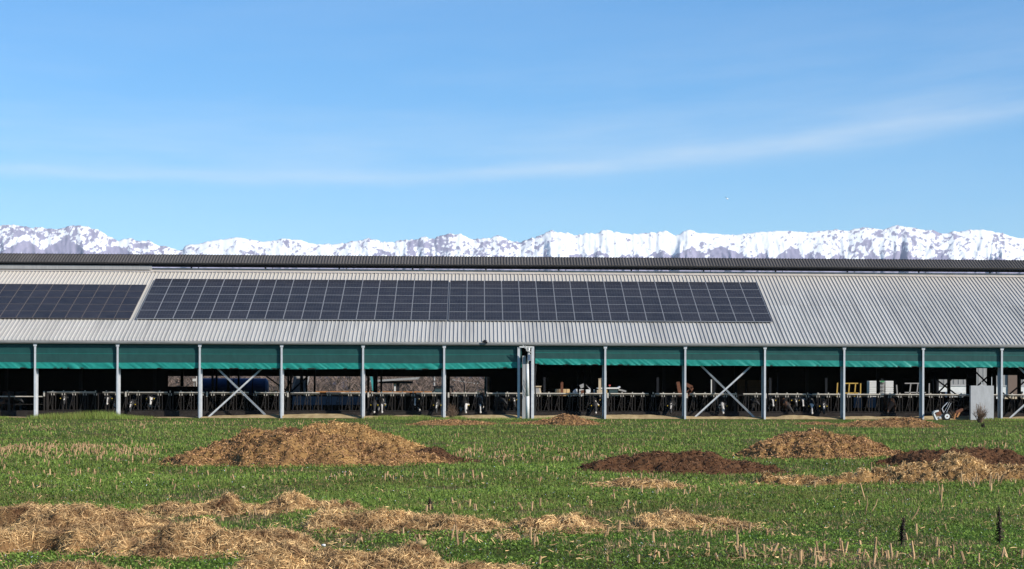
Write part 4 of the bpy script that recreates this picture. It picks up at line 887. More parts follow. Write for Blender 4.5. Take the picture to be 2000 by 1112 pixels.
b.add(vs, [(a*n+i, a*n+(i+1) % n, (a+1)*n+(i+1) % n, (a+1)*n+i) for a in range(5) for i in range(n)] + [tuple(range(5*n, 6*n))[::1]]); o = b.build('dark_clod', M['soil'], big, True); o['label'] = 'rounded dark clod on the crest of the heap'
heap('manure_heap', 'golden straw heap rising behind the big brown heap', 'manure heap', [(560, 870), (590, 850), (610, 832), (650, 828), (700, 834), (740, 841), (780, 853), (815, 868), (845, 882), (870, 890)], 893, 4.5, 'manure', 'straw_gold', 16000, .09, .010, .05, .17, seed=2)
heap('compost_heap', 'small dark compost spill at the right foot of the big brown heap', 'compost heap', [(790, 893), (825, 882), (850, 877), (866, 882), (875, 891), (900, 897), (940, 905)], 909, 2.2, 'soil', 'soil_bit', 2500, .06, .012, .04, .07, seed=3)
heap('compost_heap', 'long low dark compost heap right of middle', 'compost heap', [(1118, 916), (1160, 901), (1200, 893), (1250, 888), (1290, 887), (1335, 883), (1380, 884), (1420, 890), (1460, 896), (1510, 906), (1548, 914)], 925, 3.2, 'soil', 'soil_bit', 5000, .08, .010, .04, .11, seed=4)
heap('manure_heap', 'golden brown straw heap at right behind the dark compost', 'manure heap', [(1425, 893), (1460, 878), (1500, 865), (1530, 849), (1550, 845), (1580, 847), (1610, 847), (1640, 856), (1680, 860), (1720, 869), (1750, 879), (1775, 892)], 899, 5., 'manure', 'straw', 18000, .085, .012, .05, .17, seed=5)
heap('compost_heap', 'dark compost heap running out of the right edge', 'compost heap', [(1705, 908), (1740, 896), (1780, 882), (1830, 879), (1870, 881), (1910, 877), (1950, 881), (1990, 888), (2060, 898), (2110, 905)], 914, 3.2, 'soil', 'soil_bit', 4500, .08, .010, .04, .11, seed=6)
heap('straw_ridge', 'long ragged straw ridge in front of the right compost heap', 'straw', [(1425, 938), (1500, 929), (1560, 925), (1620, 923), (1700, 925), (1760, 916), (1800, 912), (1860, 898), (1900, 906), (1950, 914), (2000, 919), (2080, 930), (2120, 938)], 948, 2.2, 'manure', 'straw_pale', 13000, .11, .006, .035, .17, 'straw spread on the field', 0, 7)
heap('straw_ridge', 'small straw clump below the long dark compost heap', 'straw', [(1150, 947), (1200, 941), (1230, 935), (1262, 930), (1300, 935), (1345, 947)], 953, 1.4, 'manure', 'straw_pale', 2200, .13, .006, .03, .09, 'straw spread on the field', 0, 8)
heap('straw_ridge', 'ragged straw ridge with upright dark clod left of middle foreground', 'straw', [(268, 995), (330, 986), (380, 976), (420, 969), (440, 961), (450, 957), (466, 971), (520, 971), (560, 962), (600, 966), (640, 978), (690, 986), (712, 997)], 1008, 1.8, 'manure_pale', 'straw_pale', 10000, .11, .004, .025, .13, 'straw spread on the field', 0, 9, patch=.7)
heap('straw_ridge', 'pale straw spread at the left edge, upper bank', 'straw', [(-120, 1000), (0, 990), (60, 985), (110, 982), (180, 984), (240, 992), (300, 1008), (345, 1022)], 1048, 3.4, 'manure_pale', 'straw_pale', 17000, .12, .0036, .025, .11, 'straw spread on the field', 0, 10, patch=1.7)
heap('straw_ridge', 'wide pale straw bank across the left foreground', 'straw', [(-120, 1035), (0, 1036), (100, 1036), (200, 1026), (300, 1021), (400, 1015), (450, 1021), (520, 1032), (580, 1045), (610, 1056)], 1093, 2.5, 'manure_pale', 'straw_pale', 24000, .12, .0036, .022, .11, 'straw spread on the field', 0, 11, patch=1.7)
heap('straw_ridge', 'golden straw ridge across the middle foreground', 'straw', [(592, 1035), (625, 1010), (660, 1007), (700, 1004), (740, 993), (790, 998), (850, 1001), (900, 1009), (940, 1011), (1000, 1018), (1050, 1007), (1110, 1004), (1160, 1005), (1190, 1018), (1222, 1030)], 1047, 1.5, 'manure_pale', 'straw_pale', 17000, .12, .0036, .022, .11, 'straw spread on the field', 0, 12, patch=.4)
heap('straw_ridge', 'short golden straw ridge right of the middle foreground', 'straw', [(1232, 1030), (1262, 1007), (1300, 1002), (1350, 1011), (1400, 1014), (1450, 1018), (1495, 1030)], 1038, 1.2, 'manure_pale', 'straw_pale', 9000, .12, .0036, .022, .12, 'straw spread on the field', 0, 13)
heap('straw_ridge', 'trampled straw bank at the bottom edge left of middle', 'straw', [(370, 1098), (430, 1076), (500, 1065), (560, 1069), (600, 1084), (680, 1078), (760, 1074), (830, 1071), (900, 1079), (950, 1091), (1030, 1110)], 1140, 1.7, 'manure_pale', 'straw_pale', 18000, .11, .0034, .02, .10, 'straw spread on the field', 0, 14, patch=1.5)
heap('straw_ridge', 'low straw bank in the bottom left corner', 'straw', [(-120, 1108), (60, 1101), (150, 1092), (230, 1099), (280, 1104), (330, 1108), (390, 1122)], 1145, 1.4, 'manure_pale', 'straw_pale', 10000, .11, .0034, .02, .11, 'straw spread on the field', 0, 15)
heap('straw_patch', 'thin straw patch in front of the larger dry bush', 'straw', [(790, 828), (830, 822.5), (880, 819.5), (930, 823.5), (970, 828)], 831, 5, 'manure', 'straw', 2500, .2, .014, .08, .06, 'thin straw patches by the barn', 0, 16)
heap('straw_patch', 'straw heap just right of the paired posts', 'straw', [(985, 829), (1040, 824), (1075, 818), (1100, 810), (1125, 812), (1150, 822), (1175, 828)], 831, 5, 'manure', 'straw', 3500, .2, .014, .08, .08, 'thin straw patches by the barn', 0, 17)
heap('straw_patch', 'straw heap on the grass in front of the brown cow', 'straw', [(1630, 829), (1690, 822), (1730, 817), (1765, 814), (1790, 816), (1812, 822), (1838, 831)], 834, 5, 'manure', 'straw', 3500, .2, .014, .08, .08, 'thin straw patches by the barn', 0, 18)
heap('straw_patch', 'faint straw patch left of the heap by the brown cow', 'straw', [(1555, 829), (1590, 825), (1615, 826), (1640, 829)], 830, 3, 'manure', 'straw', 1000, .2, .014, .08, .04, 'thin straw patches by the barn', 0, 19)
heap('straw_ridge', 'tiny pale straw tuft between the foreground ridges', 'straw', [(970, 1060), (985, 1046), (1000, 1044), (1015, 1060)], 1062, .5, 'manure_pale', 'straw_pale', 500, .16, .0055, .02, .04, 'straw spread on the field', 0, 20)

# ------------------------------------------------------------------ maize stubble
def stalk_mesh(h, r, leaf):
    b = MB(); n = 6; k = [0, .45, .5, .55, 1.]; rr = [1.05, .92, 1.12, .9, .82]; vs = []
    for t_, q_ in zip(k, rr):
        for i in range(n): a = 2*math.pi*i/n; vs.append((r*1.4*q_*math.cos(a)+.03*h*t_*t_, r*1.4*q_*math.sin(a), h*t_ - .04 + (random.uniform(-.35, .35)*r*2 if t_ == 1. else 0)))
    f = [(a*n+i, a*n+(i+1) % n, (a+1)*n+(i+1) % n, (a+1)*n+i) for a in range(4) for i in range(n)] + [tuple(range(4*n, 5*n))]
    b.add(vs, f)
    if leaf:
        for _ in range(2):
            a = random.uniform(0, 6.28); d = Vector((math.cos(a), math.sin(a), 0)); s = Vector((-d.y, d.x, 0))*.012; p = Vector((0, 0, h*random.uniform(.3, .7)))
            b.add([p-s, p+s, p+d*.09+s+Vector((0, 0, .03)), p+d*.09-s+Vector((0, 0, .03)), p+d*.17+Vector((0, 0, -.06))], [(0, 1, 2, 3), (3, 2, 4)])
    return b.mesh('maize_stalk', M['stalk'])
sts = [stalk_mesh(h, r, l) for h, r, l in ((.12, .013, 0), (.15, .012, 1), (.18, .012, 0), (.22, .011, 0), (.26, .011, 1), (.14, .011, 0), (.10, .014, 1), (.32, .009, 0))]
spots = []
def row(v, u0, u1, n, jit=4, hs=(0, 1, 2, 5, 6)):
    for _ in range(n):
        u = random.uniform(u0, u1); g = ground(u, v+random.gauss(0, jit)); spots.append((g[0], g[1], random.choice(hs), random.gauss(0, .24), random.uniform(0, 6.28)))
for v, u0, u1, n, j in ((1106, 1040, 2000, 26, 5), (1092, 1250, 2000, 30, 6), (1075, 1030, 2000, 22, 7), (1055, 600, 1450, 16, 5), (1068, 620, 1000, 12, 5), (1046, 1330, 1900, 10, 5), (1008, 480, 680, 7, 3), (1000, 820, 1260, 18, 5),
                      (962, 1150, 1400, 12, 4), (968, 1800, 2000, 8, 4), (952, 1400, 2000, 14, 4), (942, 200, 1300, 44, 4), (934, 600, 1300, 36, 3), (926, 0, 600, 26, 3), (948, 0, 420, 14, 5), (1030, 0, 2000, 12, 14), (985, 700, 1900, 14, 10)):
    row(v, u0, u1, n, j, (0, 1, 2, 2, 5, 6) if v > 960 else (0, 1, 2, 5))
for v, u0, u1, n, j in ((1040, 1895, 1960, 0, 3), (955, 1870, 1960, 9, 3), (1090, 1440, 1960, 7, 8)): row(v, u0, u1, n, j, (3, 4, 3))
for u, v, h in ((895, 1076, 7), (755+127, 1060, 4), (1037, 1072, 4), (1600, 1090, 4), (1440, 1075, 3), (1690, 980, 7), (1838, 985, 7), (1908, 950, 4), (1880, 955, 7)):
    g = ground(u, v); spots.append((g[0], g[1], h, random.gauss(-.1, .1), random.uniform(0, 1)))
far = []
for v, u0, u1, n, j in ((885, 0, 310, 170, 4), (876, 0, 300, 100, 3), (881, -60, 330, 80, 6), (893, 880, 1330, 90, 5), (880, 900, 1250, 50, 4), (902, 900, 1120, 26, 4), (868, 560, 1300, 30, 6), (845, 0, 2000, 70, 8), (828, 250, 720, 90, 3), (828, 1160, 1600, 60, 3), (838, 30, 300, 50, 6), (870, 1800, 2000, 30, 5), (920, 1700, 2000, 18, 4), (905, 0, 300, 30, 6)):
    s0 = len(spots); row(v, u0, u1, n, j, (0, 1, 2, 5)); far += spots[s0:]; del spots[s0:]
spots.sort(key=lambda s: s[1])
far += spots[298:]; spots = spots[:298]
for x, y, k, tl, rz in spots:
    hgt = ('low broken', 'short', 'short', 'knee-high', 'tall leafy', 'thin short', 'stubby leafy', 'tall thin')[k]
    o = link('maize_stalk', sts[k]); o.location = (x, y, float(gz(x, y))); o.rotation_euler = (random.gauss(0, .12), tl, rz)
    s_ = random.uniform(.75, 1.2); o.scale = (s_, s_, s_)
    dd = y+D; uu = CX+F*(x-dd*TH)/dd
    place = ('bottom left corner', 'bottom edge left of the middle', 'bottom edge right of the middle', 'bottom right corner')[min(3, max(0, int(uu//500)))] if dd < 26.5 else (('field left of the golden ridge', 'gap below the golden ridge', 'grass right of the golden ridge', 'grass between the dead weeds')[min(3, max(0, int(uu//500)))] if dd < 34 else ('row left of the biggest heap', 'row below the biggest heap', 'row left of the long dark heap', 'row in front of the right straw ridge')[min(3, max(0, int(uu//500)))])
    o['label'] = hgt+' cut maize stalk in the '+place; o['category'] = 'stalk'; o['group'] = hgt+' stubble, '+place
fv, ff = [], []
for x, y, k, tl, rz in far:
    me = sts[k]; mt = Matrix.Translation((x, y, float(gz(x, y)))) @ Matrix.Rotation(rz, 4, 'Z') @ Matrix.Rotation(tl, 4, 'Y') @ Matrix.Scale(random.uniform(.9, 1.3), 4); o_ = len(fv)
    fv += [tuple(mt @ v_.co) for v_ in me.vertices]; ff += [tuple(i+o_ for i in p_.vertices) for p_ in me.polygons]
b = MB(); b.v, b.f, b.m = fv, ff, [0]*len(ff); o = b.build('far_stubble', M['stalk'], kind='stuff'); o['label'] = 'distant rows of cut maize stubble across the field'; o['category'] = 'stubble'
# dead dark weeds
def weed(u, vb, vt, lab):
    g = ground(u, vb); h = (vb-vt)/(vb-YH)*HC; b = MB(); o = Vector((g[0], g[1], 0)); top = o+Vector((random.uniform(-.03, .03), 0, h)); b.cyl(o-Vector((0, 0, .03)), top, .010, .004, 5)
    for i in range(170):
        t_ = random.uniform(.12, .92); p = o+(top-o)*t_; a = random.uniform(0, 6.28); L = .05*(1.15-t_)+.012; d = Vector((math.cos(a)*L, math.sin(a)*L, random.uniform(-.05, .03))); s = Vector((-math.sin(a), math.cos(a), .5))*.008
        b.add([p-s, p+s, p+d+s*.6, p+d-s*.6], [(0, 1, 2, 3)])
    x = b.build('dead_weed', M['weed_dark']); x['label'] = lab; x['category'] = 'weed'; x['group'] = 'dead weeds'
weed(1760, 1067, 1008, 'dark dead weed spike right of the foreground middle'); weed(1953, 1070, 985, 'taller dark dead weed spike near the right edge'); weed(842, 1003, 972, 'dark dead weed stub behind the golden straw ridge')
def thin(u, vb, u2, v2, lab):
    g = ground(u, vb); y = g[1]; e = at(u2, v2, y); b = MB(); mid = (Vector(g)+Vector(e))/2+Vector((.02, 0, .01)); b.cyl(g, mid, .011, .009, 6); b.cyl(mid, e, .009, .005, 6)
    x = b.build('tall_weed', M['stalk']); x['label'] = lab; x['category'] = 'weed'; x['group'] = 'tall dry stems'
thin(896, 1076, 882, 990, 'tall dry stem leaning over the golden straw ridge'); thin(1838, 985, 1826, 922, 'tall thin dry stem right of centre leaning left'); thin(1690, 1003, 1693, 968, 'thin pale upright stem in the right field'); thin(1780, 1017, 1796, 988, 'curved pale stem near the dark weed spike'); thin(1702, 1000, 1714, 975, 'crooked stem beside the thin pale upright stem')
# pale stones in the straw
for u, v, r, m, lab in ((823, 1082, .045, 'hay', 'cream stone lying on the bottom straw bank'), (632, 1084, .018, 'white', 'small white pebble left on the bottom straw bank'), (123, 1073, .035, 'conc', 'grey white lump in the left straw bank'), (475, 954, .03, 'cream', 'small pale lump on the grass above the ragged ridge')):
    g = ground(u, v); b = MB(); n = 9; vs = []
    for a in range(5):
        for c2 in range(n): th, ph = math.pi*(a+.4)/4.8, 2*math.pi*c2/n; q_ = r*random.uniform(.85, 1.15); vs.append((g[0]+q_*1.5*math.sin(th)*math.cos(ph), g[1]+q_*math.sin(th)*math.sin(ph), .10*(v > 1070)+r*.5+q_*.8*math.cos(th)))
    b.add(vs, [(a*n+i, a*n+(i+1) % n, (a+1)*n+(i+1) % n, (a+1)*n+i) for a in range(4) for i in range(n)] + [tuple(range(n)), tuple(range(4*n, 5*n))[::-1]]); o = b.build('stone', M[m], None, True); o['label'] = lab; o['category'] = 'stone'

# ------------------------------------------------------------------ grass and low weeds
def leaf_mat(name, c0, c1, c2):
    m = bpy.data.materials.new(name); m.use_nodes = True; t = m.node_tree; b = t.nodes['Principled BSDF']; b.inputs['Roughness'].default_value = .6; b.inputs['Specular IOR Level'].default_value = .25
    g = N(t, 'ShaderNodeNewGeometry'); no = N(t, 'ShaderNodeTexNoise', inp={'Scale': .16, 'Detail': 8., 'Roughness': .7}); t.links.new(g.outputs['Position'], no.inputs['Vector'])
    f = mth(t, 'ADD', mth(t, 'MULTIPLY', mth(t, 'SUBTRACT', no.outputs['Fac'], .5), 3.0), mth(t, 'MULTIPLY', g.outputs['Random Per Island'], .95))
    r = N(t, 'ShaderNodeValToRGB'); e = r.color_ramp.elements; e[0].position = .0; e[0].color = (*c0, 1); e[1].position = 1.; e[1].color = (*c2, 1); k = e.new(.45); k.color = (*c1, 1)
    t.links.new(f, r.inputs[0]); t.links.new(r.outputs[0], b.inputs['Base Color'])
    tr = N(t, 'ShaderNodeBsdfTranslucent'); t.links.new(r.outputs[0], tr.inputs[0]); mx = N(t, 'ShaderNodeMixShader', inp={0: .3}); t.links.new(b.outputs[0], mx.inputs[1]); t.links.new(tr.outputs[0], mx.inputs[2])
    t.links.new(mx.outputs[0], t.nodes['Material Output'].inputs[0]); return m
M['leaf'] = leaf_mat('low clover leaves', (.065, .085, .018), (.12, .20, .026), (.25, .37, .06))
M['blade'] = leaf_mat('grass blades', (.22, .18, .062), (.185, .25, .04), (.31, .40, .085))
M['deadblade'] = mat('dry dead grass', (.28, .19, .10), .9, island=.45)
def scatter(n, r0, r1, kind):
    r = 1/(1/r0 + rng.random(n)*(1/r1-1/r0)); a = rng.uniform(-.262, .298, n); X_ = r*np.tan(a); Y_ = -D + r
    return X_, Y_, r
def dens(x, y): return .55*fbm(x*.5+7, y*.35+3, 13, 4) + .45*fbm(x*2.6+7, y*2.0+3, 14, 3)
def leaves(n, r0, r1, size, thr):
    x, y, r = scatter(n, r0, r1, 0); k = dens(x, y) + rng.normal(0, .06, n) > thr; x, y, r = x[k], y[k], r[k]; n = len(x)
    g = gz(x, y); h = .01+.15*np.clip(fbm(x*2.2, y*2.2, 17, 3)-.22, 0, 1)*rng.random(n)**.6
    c = np.stack([x, y, g+h], -1); ph = rng.uniform(0, 6.28, n); tl = rng.uniform(.05, 1.1, n)
    d = np.stack([np.cos(ph)*np.cos(tl), np.sin(ph)*np.cos(tl), np.sin(tl)], -1); s = np.cross(d, np.array([0, 0, 1.])+rng.normal(0, .25, (n, 3))); s /= np.linalg.norm(s, axis=1, keepdims=True)
    sz = size*rng.uniform(.6, 1.4, (n, 1))*np.clip(r/35, .8, 1.8)[:, None]
    V = np.stack([c-d*sz, c+s*sz*.55, c+d*sz, c-s*sz*.55], 1).reshape(-1, 3); return V, np.arange(n*4).reshape(n, 4)
def blades(n, r0, r1, h0, thr, wf=.0045, invert=False):
    x, y, r = scatter(n, r0, r1, 0); dd = dens(x, y) + rng.normal(0, .05, n); k = (dd < thr) if invert else (dd > thr); x, y, r = x[k], y[k], r[k]; n = len(x)
    g = gz(x, y); p = np.stack([x, y, g], -1); h = h0*rng.uniform(.5, 1.3, (n, 1))*(.6+.8*fbm(x*.8, y*.8, 19, 3))[:, None]*np.interp(r, [20, 60, 90, 118, 134], [.8, 1., 1.3, .9, .5])[:, None]
    ph = rng.uniform(0, 6.28, n); lean = rng.uniform(.1, .9, n)
    d = np.stack([np.cos(ph)*lean, np.sin(ph)*lean, np.ones(n)], -1); s = np.stack([-np.sin(ph), np.cos(ph), np.zeros(n)], -1)*(wf*np.clip(r/30, 1, 4))[:, None]
    V = np.stack([p-s, p+s, p+d*h], 1).reshape(-1, 3); return V, np.arange(n*3).reshape(n, 3)
v_, f_ = leaves(300000, 19.5, 95, .021, .43); o = link('weeds', npmesh('weeds', v_, f_, M['leaf']), kind='stuff'); o['label'] = 'low green clover and speedwell covering the field'; o['category'] = 'weeds'
v_, f_ = blades(300000, 30, 134.2, .08, .44); o = link('grass', npmesh('grass', v_, f_, M['blade']), kind='stuff'); o['label'] = 'short green grass over the field up to the barn'; o['category'] = 'grass'
v_, f_ = blades(120000, 20, 133, .06, .475, .005, True); o = link('dead_grass', npmesh('dead_grass', v_, f_, M['deadblade']), kind='stuff'); o['label'] = 'thin dry grass and chaff in bare patches of the field'; o['category'] = 'grass'
M['petal'] = mat('pale speedwell petals', (.62, .66, .80), .7, island=.2)
v_, f_ = leaves(5000, 19.5, 60, .007, .40); o = link('flowers', npmesh('flowers', v_+np.array([0, 0, .03]), f_, M['petal']), kind='stuff'); o['label'] = 'tiny pale blue flowers dotted over the near field'; o['category'] = 'flowers'
# longer grass right along the barn, tallest at the left bays
n = 60000; x = rng.uniform(-32, 38, n); y = -rng.random(n)**1.5*5-.1; k = vn(x*.55, x*0+2, 23) + .35*((x < -18)*(x > -26.5)+0.) + np.interp(x, [-32, -21.5, -19.5, -7, -5.5, 6, 8, 30, 31.5, 38], [.1, .1, -.7, -.7, .25, .25, -.7, -.7, .1, .1]) + rng.normal(0, .12, n) > .5; x, y = x[k], y[k]; n = len(x)
h = (.12+.22*np.clip(vn(x*.9, x*0+5, 27)-.35, 0, 1)+.22*np.exp(-((x+23)/2.2)**2)+.10*np.exp(-((x+24.5)/.8)**2))*rng.uniform(.5, 1.2, n); ph = rng.uniform(0, 6.28, n); ln_ = rng.uniform(.1, .7, n)
p = np.stack([x, y, np.zeros(n)], -1); d = np.stack([np.cos(ph)*ln_, np.sin(ph)*ln_, np.ones(n)], -1); s = np.stack([-np.sin(ph), np.cos(ph), np.zeros(n)], -1)*.012
o = link('tall_grass', npmesh('tall_grass', np.stack([p-s, p+s, p+d*h[:, None]], 1).reshape(-1, 3), np.arange(n*3).reshape(n, 3), M['blade']), kind='stuff'); o['label'] = 'longer green grass fringe along the foot of the barn'; o['category'] = 'grass'
# loose straw and chaff scattered over the green
x, y, r = scatter(4500, 20, 120, 0); pos = np.stack([x, y, gz(x, y)+.05], -1); nr = np.tile([0, 0, 1.], (len(x), 1)); sv, sf = strands(pos, nr, 4500, .08, .005)
o = link('loose_straw', npmesh('loose_straw', sv, sf, M['straw_pale']), kind='stuff'); o['label'] = 'loose straw bits scattered over the green field'; o['category'] = 'straw'

# ------------------------------------------------------------------ beyond the barn: wood, house, hills, mountains
b = MB()
for i in range(260):
    Yw = random.uniform(150, 330); u = random.uniform(300, 1010); x = X(u, Yw); h = random.uniform(4, 8)
    base = Vector((x, Yw, 0)); b.cyl(base, base+Vector((random.uniform(-.4, .4), 0, h*.6)), .12, .06, 3, cap=False)
    for j in range(34):
        z0 = random.uniform(.05, .6)*h; a = random.uniform(0, 6.28); L = random.uniform(.25, .5)*h*.6; p = base+Vector((0, 0, z0)); q_ = p+Vector((math.cos(a)*L, math.sin(a)*L, L*random.uniform(.3, 1.2))); b.cyl(p, q_, .05, .02, 3, cap=False)
        for k in range(2): t_ = random.uniform(.3, .9); p2 = p+(q_-p)*t_; b.cyl(p2, p2+Vector((random.gauss(0, .5), random.gauss(0, .5), random.uniform(.1, .8)))*L*.4, .025, .012, 3, cap=False)
o = b.build('bare_wood', M['twig_far'], kind='stuff'); o['label'] = 'brown leafless woodland seen through the open rear of the barn'; o['category'] = 'woodland'
Yh = 420.
t = empty('farmhouse', (X(900, Yh), Yh, 0), 'distant house with red tiled roof seen through the barn', 'house')
zr, ze = Z(761.5, Yh, 900), Z(768.5, Yh, 900)
def hq(u): return X(u, Yh)
b = MB(); b.bx(hq(880), hq(919), Yh, Yh+8, -3, ze); b.build('wall', M['wall'], t)
b = MB(); b.add([(hq(877), Yh-.5, ze), (hq(922), Yh-.5, ze), (hq(912), Yh+4, zr), (hq(888), Yh+4, zr), (hq(877), Yh+8.5, ze), (hq(922), Yh+8.5, ze)], [(0, 1, 2, 3), (1, 5, 2), (5, 4, 3, 2), (4, 0, 3), (0, 4, 5, 1)]); rf = b.build('roof', M['redroof'], t)
b = MB(); b.bx(hq(903), hq(905), Yh+3, Yh+4, zr-.3, zr+.5); b.build('chimney', M['wall'], rf)
b = MB(); b.bx(hq(868), hq(879.5), Yh-4, Yh+2, -3, Z(771, Yh)); b.build('annex_wall', M['wall'], t)
b = MB(); b.add([(hq(867), Yh-4.5, Z(771, Yh)+.01), (hq(881), Yh-4.5, Z(771, Yh)+.01), (hq(881), Yh, Z(767.5, Yh)), (hq(867), Yh, Z(767.5, Yh)), (hq(867), Yh+2.5, Z(771, Yh)+.01), (hq(881), Yh+2.5, Z(771, Yh)+.01)], [(0, 1, 2, 3), (3, 2, 5, 4), (0, 3, 4), (1, 5, 2)]); b.build('annex_roof', M['redroof'], t)
for u in (886, 894, 906, 913): b = MB(); b.bx(hq(u)-.4, hq(u)+.4, Yh-.06, Yh-.003, ze-1.6, ze-.5); b.build('window', M['glass'], t)
def evergreen(u, vt, Y, w, lab):
    x = X(u, Y); h = Z(vt, Y, u); t = empty('evergreen_tree', (x, Y, 0), lab, 'tree', 'evergreens by the distant house'); b = MB(); b.cyl((x, Y, -2), (x, Y, h*.8), .3, .1, 6); b.build('trunk', M['twig_far'], t)
    n = 900; p = rng.normal(0, 1, (n, 3)); p /= np.linalg.norm(p, axis=1, keepdims=True); p *= rng.random((n, 1))**.4*[w, w, (h)*.5]; p += [x, Y, h*.5]; d = rng.normal(0, .35, (n, 3)); s = rng.normal(0, .35, (n, 3))
    link('crown', npmesh('crown', np.stack([p-d, p+s, p+d, p-s], 1).reshape(-1, 3), np.arange(n*4).reshape(n, 4), M['evergreen']), t)
evergreen(899, 752, 450, 1.7, 'dark evergreen above the red roof, left one'); evergreen(916, 759, 440, 1.4, 'smaller dark evergreen right of the red roof')
b = MB(); Yp = 200.; xp = X(848, Yp); b.cyl((xp, Yp, 0), (xp, Yp, 9), .16, .11, 10); b.beam((xp-.8, Yp, 8.6), (xp+.8, Yp, 8.6), .1, .1)
for k in (-.7, 0, .7): b.cyl((xp+k, Yp, 8.65), (xp+k, Yp, 8.85), .05, .04, 6)
o = b.build('utility_pole', M['conc']); o['label'] = 'pale utility pole seen left of the tractor through the barn'; o['category'] = 'pole'
b = MB(); pts = [Vector(at(u, v, 205)) for u, v in ((884, 742), (900, 745), (915, 747.3), (930, 749.3), (950, 751))]; b.path(pts, .03, 4); o = b.build('power_line', M['white']); o['label'] = 'thin pale wire crossing above the red-roofed house'; o['category'] = 'wire'

def hill_mat():
    m = mat('winter forest hillside', (.085, .062, .062), .95, 0, (.04, .042, .075), .012, coord='Object', spec=.05, detail=10, bump=0); return m
M['hill'] = hill_mat()
nx, ny = 200, 30; us = np.linspace(-700, 2700, nx); ds = np.linspace(1700, 3200, ny); U_, D_ = np.meshgrid(us, ds)
Xh = (U_-CX)/F*D_ + D_*TH; Yh_ = D_-D; Zh = 95*np.sin((D_-1700)/1500*math.pi*.8)*(.6+.8*fbm(Xh/500, Yh_/500, 51, 4)) - 1
idx = np.arange(nx*ny).reshape(ny, nx); link('hills', npmesh('hills', np.stack([Xh, Yh_, Zh], -1).reshape(-1, 3), np.stack([idx[:-1, :-1], idx[:-1, 1:], idx[1:, 1:], idx[1:, :-1]], -1).reshape(-1, 4), M['hill'], True), kind='structure')

crest = [(-900, 480), (-400, 462), (-150, 455), (0, 447), (20, 445), (40, 442), (60, 447), (75, 450), (90, 448), (110, 450), (130, 449), (150, 446), (165, 444), (180, 447), (190, 453), (200, 450), (208, 455), (215, 462), (228, 466), (240, 475), (250, 470), (262, 468), (268, 471), (275, 475), (285, 474), (297, 473), (308, 478), (320, 483), (340, 487), (355, 493), (362, 492), (368, 484), (380, 480), (400, 478), (410, 474), (440, 470), (465, 465), (480, 468), (495, 471), (520, 474), (538, 473), (555, 468), (575, 470), (590, 471), (605, 476), (620, 478), (650, 478), (672, 476), (690, 473), (720, 468), (735, 471), (750, 474), (770, 473), (790, 470), (800, 471), (812, 467), (830, 463), (838, 467), (845, 466), (860, 461), (880, 457), (892, 459), (900, 458), (912, 463), (925, 468), (945, 464), (955, 467), (975, 461), (985, 466), (1000, 472), (1015, 474), (1030, 468), (1040, 463), (1058, 459), (1075, 451), (1085, 454), (1095, 452), (1115, 457), (1130, 458), (1150, 455), (1160, 456), (1170, 453), (1185, 449), (1205, 452), (1220, 455), (1240, 456), (1260, 455), (1270, 453), (1285, 453), (1300, 449), (1310, 453), (1320, 457), (1335, 452), (1350, 449), (1365, 452), (1380, 455), (1410, 456), (1440, 457), (1465, 454), (1490, 451), (1510, 449), (1540, 447), (1560, 450), (1580, 452), (1610, 449), (1640, 446), (1660, 449), (1675, 444), (1690, 441), (1710, 443), (1730, 445), (1745, 440), (1760, 437), (1780, 440), (1800, 443), (1815, 446), (1830, 446), (1845, 452), (1860, 452), (1872, 448), (1885, 449), (1905, 445), (1930, 444), (1950, 449), (1970, 452), (1985, 457), (2000, 461), (2150, 455), (2500, 470), (2900, 480)]
def mtn_mat():
    m = bpy.data.materials.new('snowy limestone mountainside'); m.use_nodes = True; t = m.node_tree; b = t.nodes['Principled BSDF']; b.inputs['Roughness'].default_value = .9; b.inputs['Specular IOR Level'].default_value = .1
    a = N(t, 'ShaderNodeAttribute', attribute_name='rock'); g = N(t, 'ShaderNodeNewGeometry')
    no = N(t, 'ShaderNodeTexNoise', inp={'Scale': .042, 'Detail': 7., 'Roughness': .7}); mp = N(t, 'ShaderNodeMapping'); mp.inputs['Scale'].default_value = (1., .5, .7); t.links.new(g.outputs['Position'], mp.inputs[0]); t.links.new(mp.outputs[0], no.inputs['Vector'])
    f = mth(t, 'ADD', a.outputs['Fac'], mth(t, 'MULTIPLY', mth(t, 'SUBTRACT', no.outputs['Fac'], .5), .85))
    r = N(t, 'ShaderNodeMapRange', inp={'From Min': .51, 'From Max': .59}); r.clamp = True; t.links.new(f, r.inputs[0])
    n2 = N(t, 'ShaderNodeTexNoise', inp={'Scale': .006, 'Detail': 5.}); t.links.new(g.outputs['Position'], n2.inputs['Vector'])
    rk = N(t, 'ShaderNodeMix', data_type='RGBA'); t.links.new(n2.outputs['Fac'], rk.inputs[0]); rk.inputs[6].default_value = (.21, .20, .29, 1); rk.inputs[7].default_value = (.34, .31, .40, 1)  # lavender tint of distant haze is put into both rock colours
    mx = N(t, 'ShaderNodeMix', data_type='RGBA'); t.links.new(r.outputs[0], mx.inputs[0]); mx.inputs[6].default_value = (.84, .84, .84, 1); t.links.new(rk.outputs[2], mx.inputs[7]); t.links.new(mx.outputs[2], b.inputs['Base Color']); return m
M['mtn'] = mtn_mat()
DC = 12000.
nx, ny = 1500, 150
us = np.linspace(-800, 2800, nx); ts = np.concatenate([np.linspace(0, .55, 25, endpoint=False), np.linspace(.55, 1., 105, endpoint=False), np.linspace(1., 1.12, 20)]); ny = len(ts)
U_, T_ = np.meshgrid(us, ts)
DD = DC-1500+1500*T_; cu = np.array([c[0] for c in crest]); cv = np.array([c[1] for c in crest])
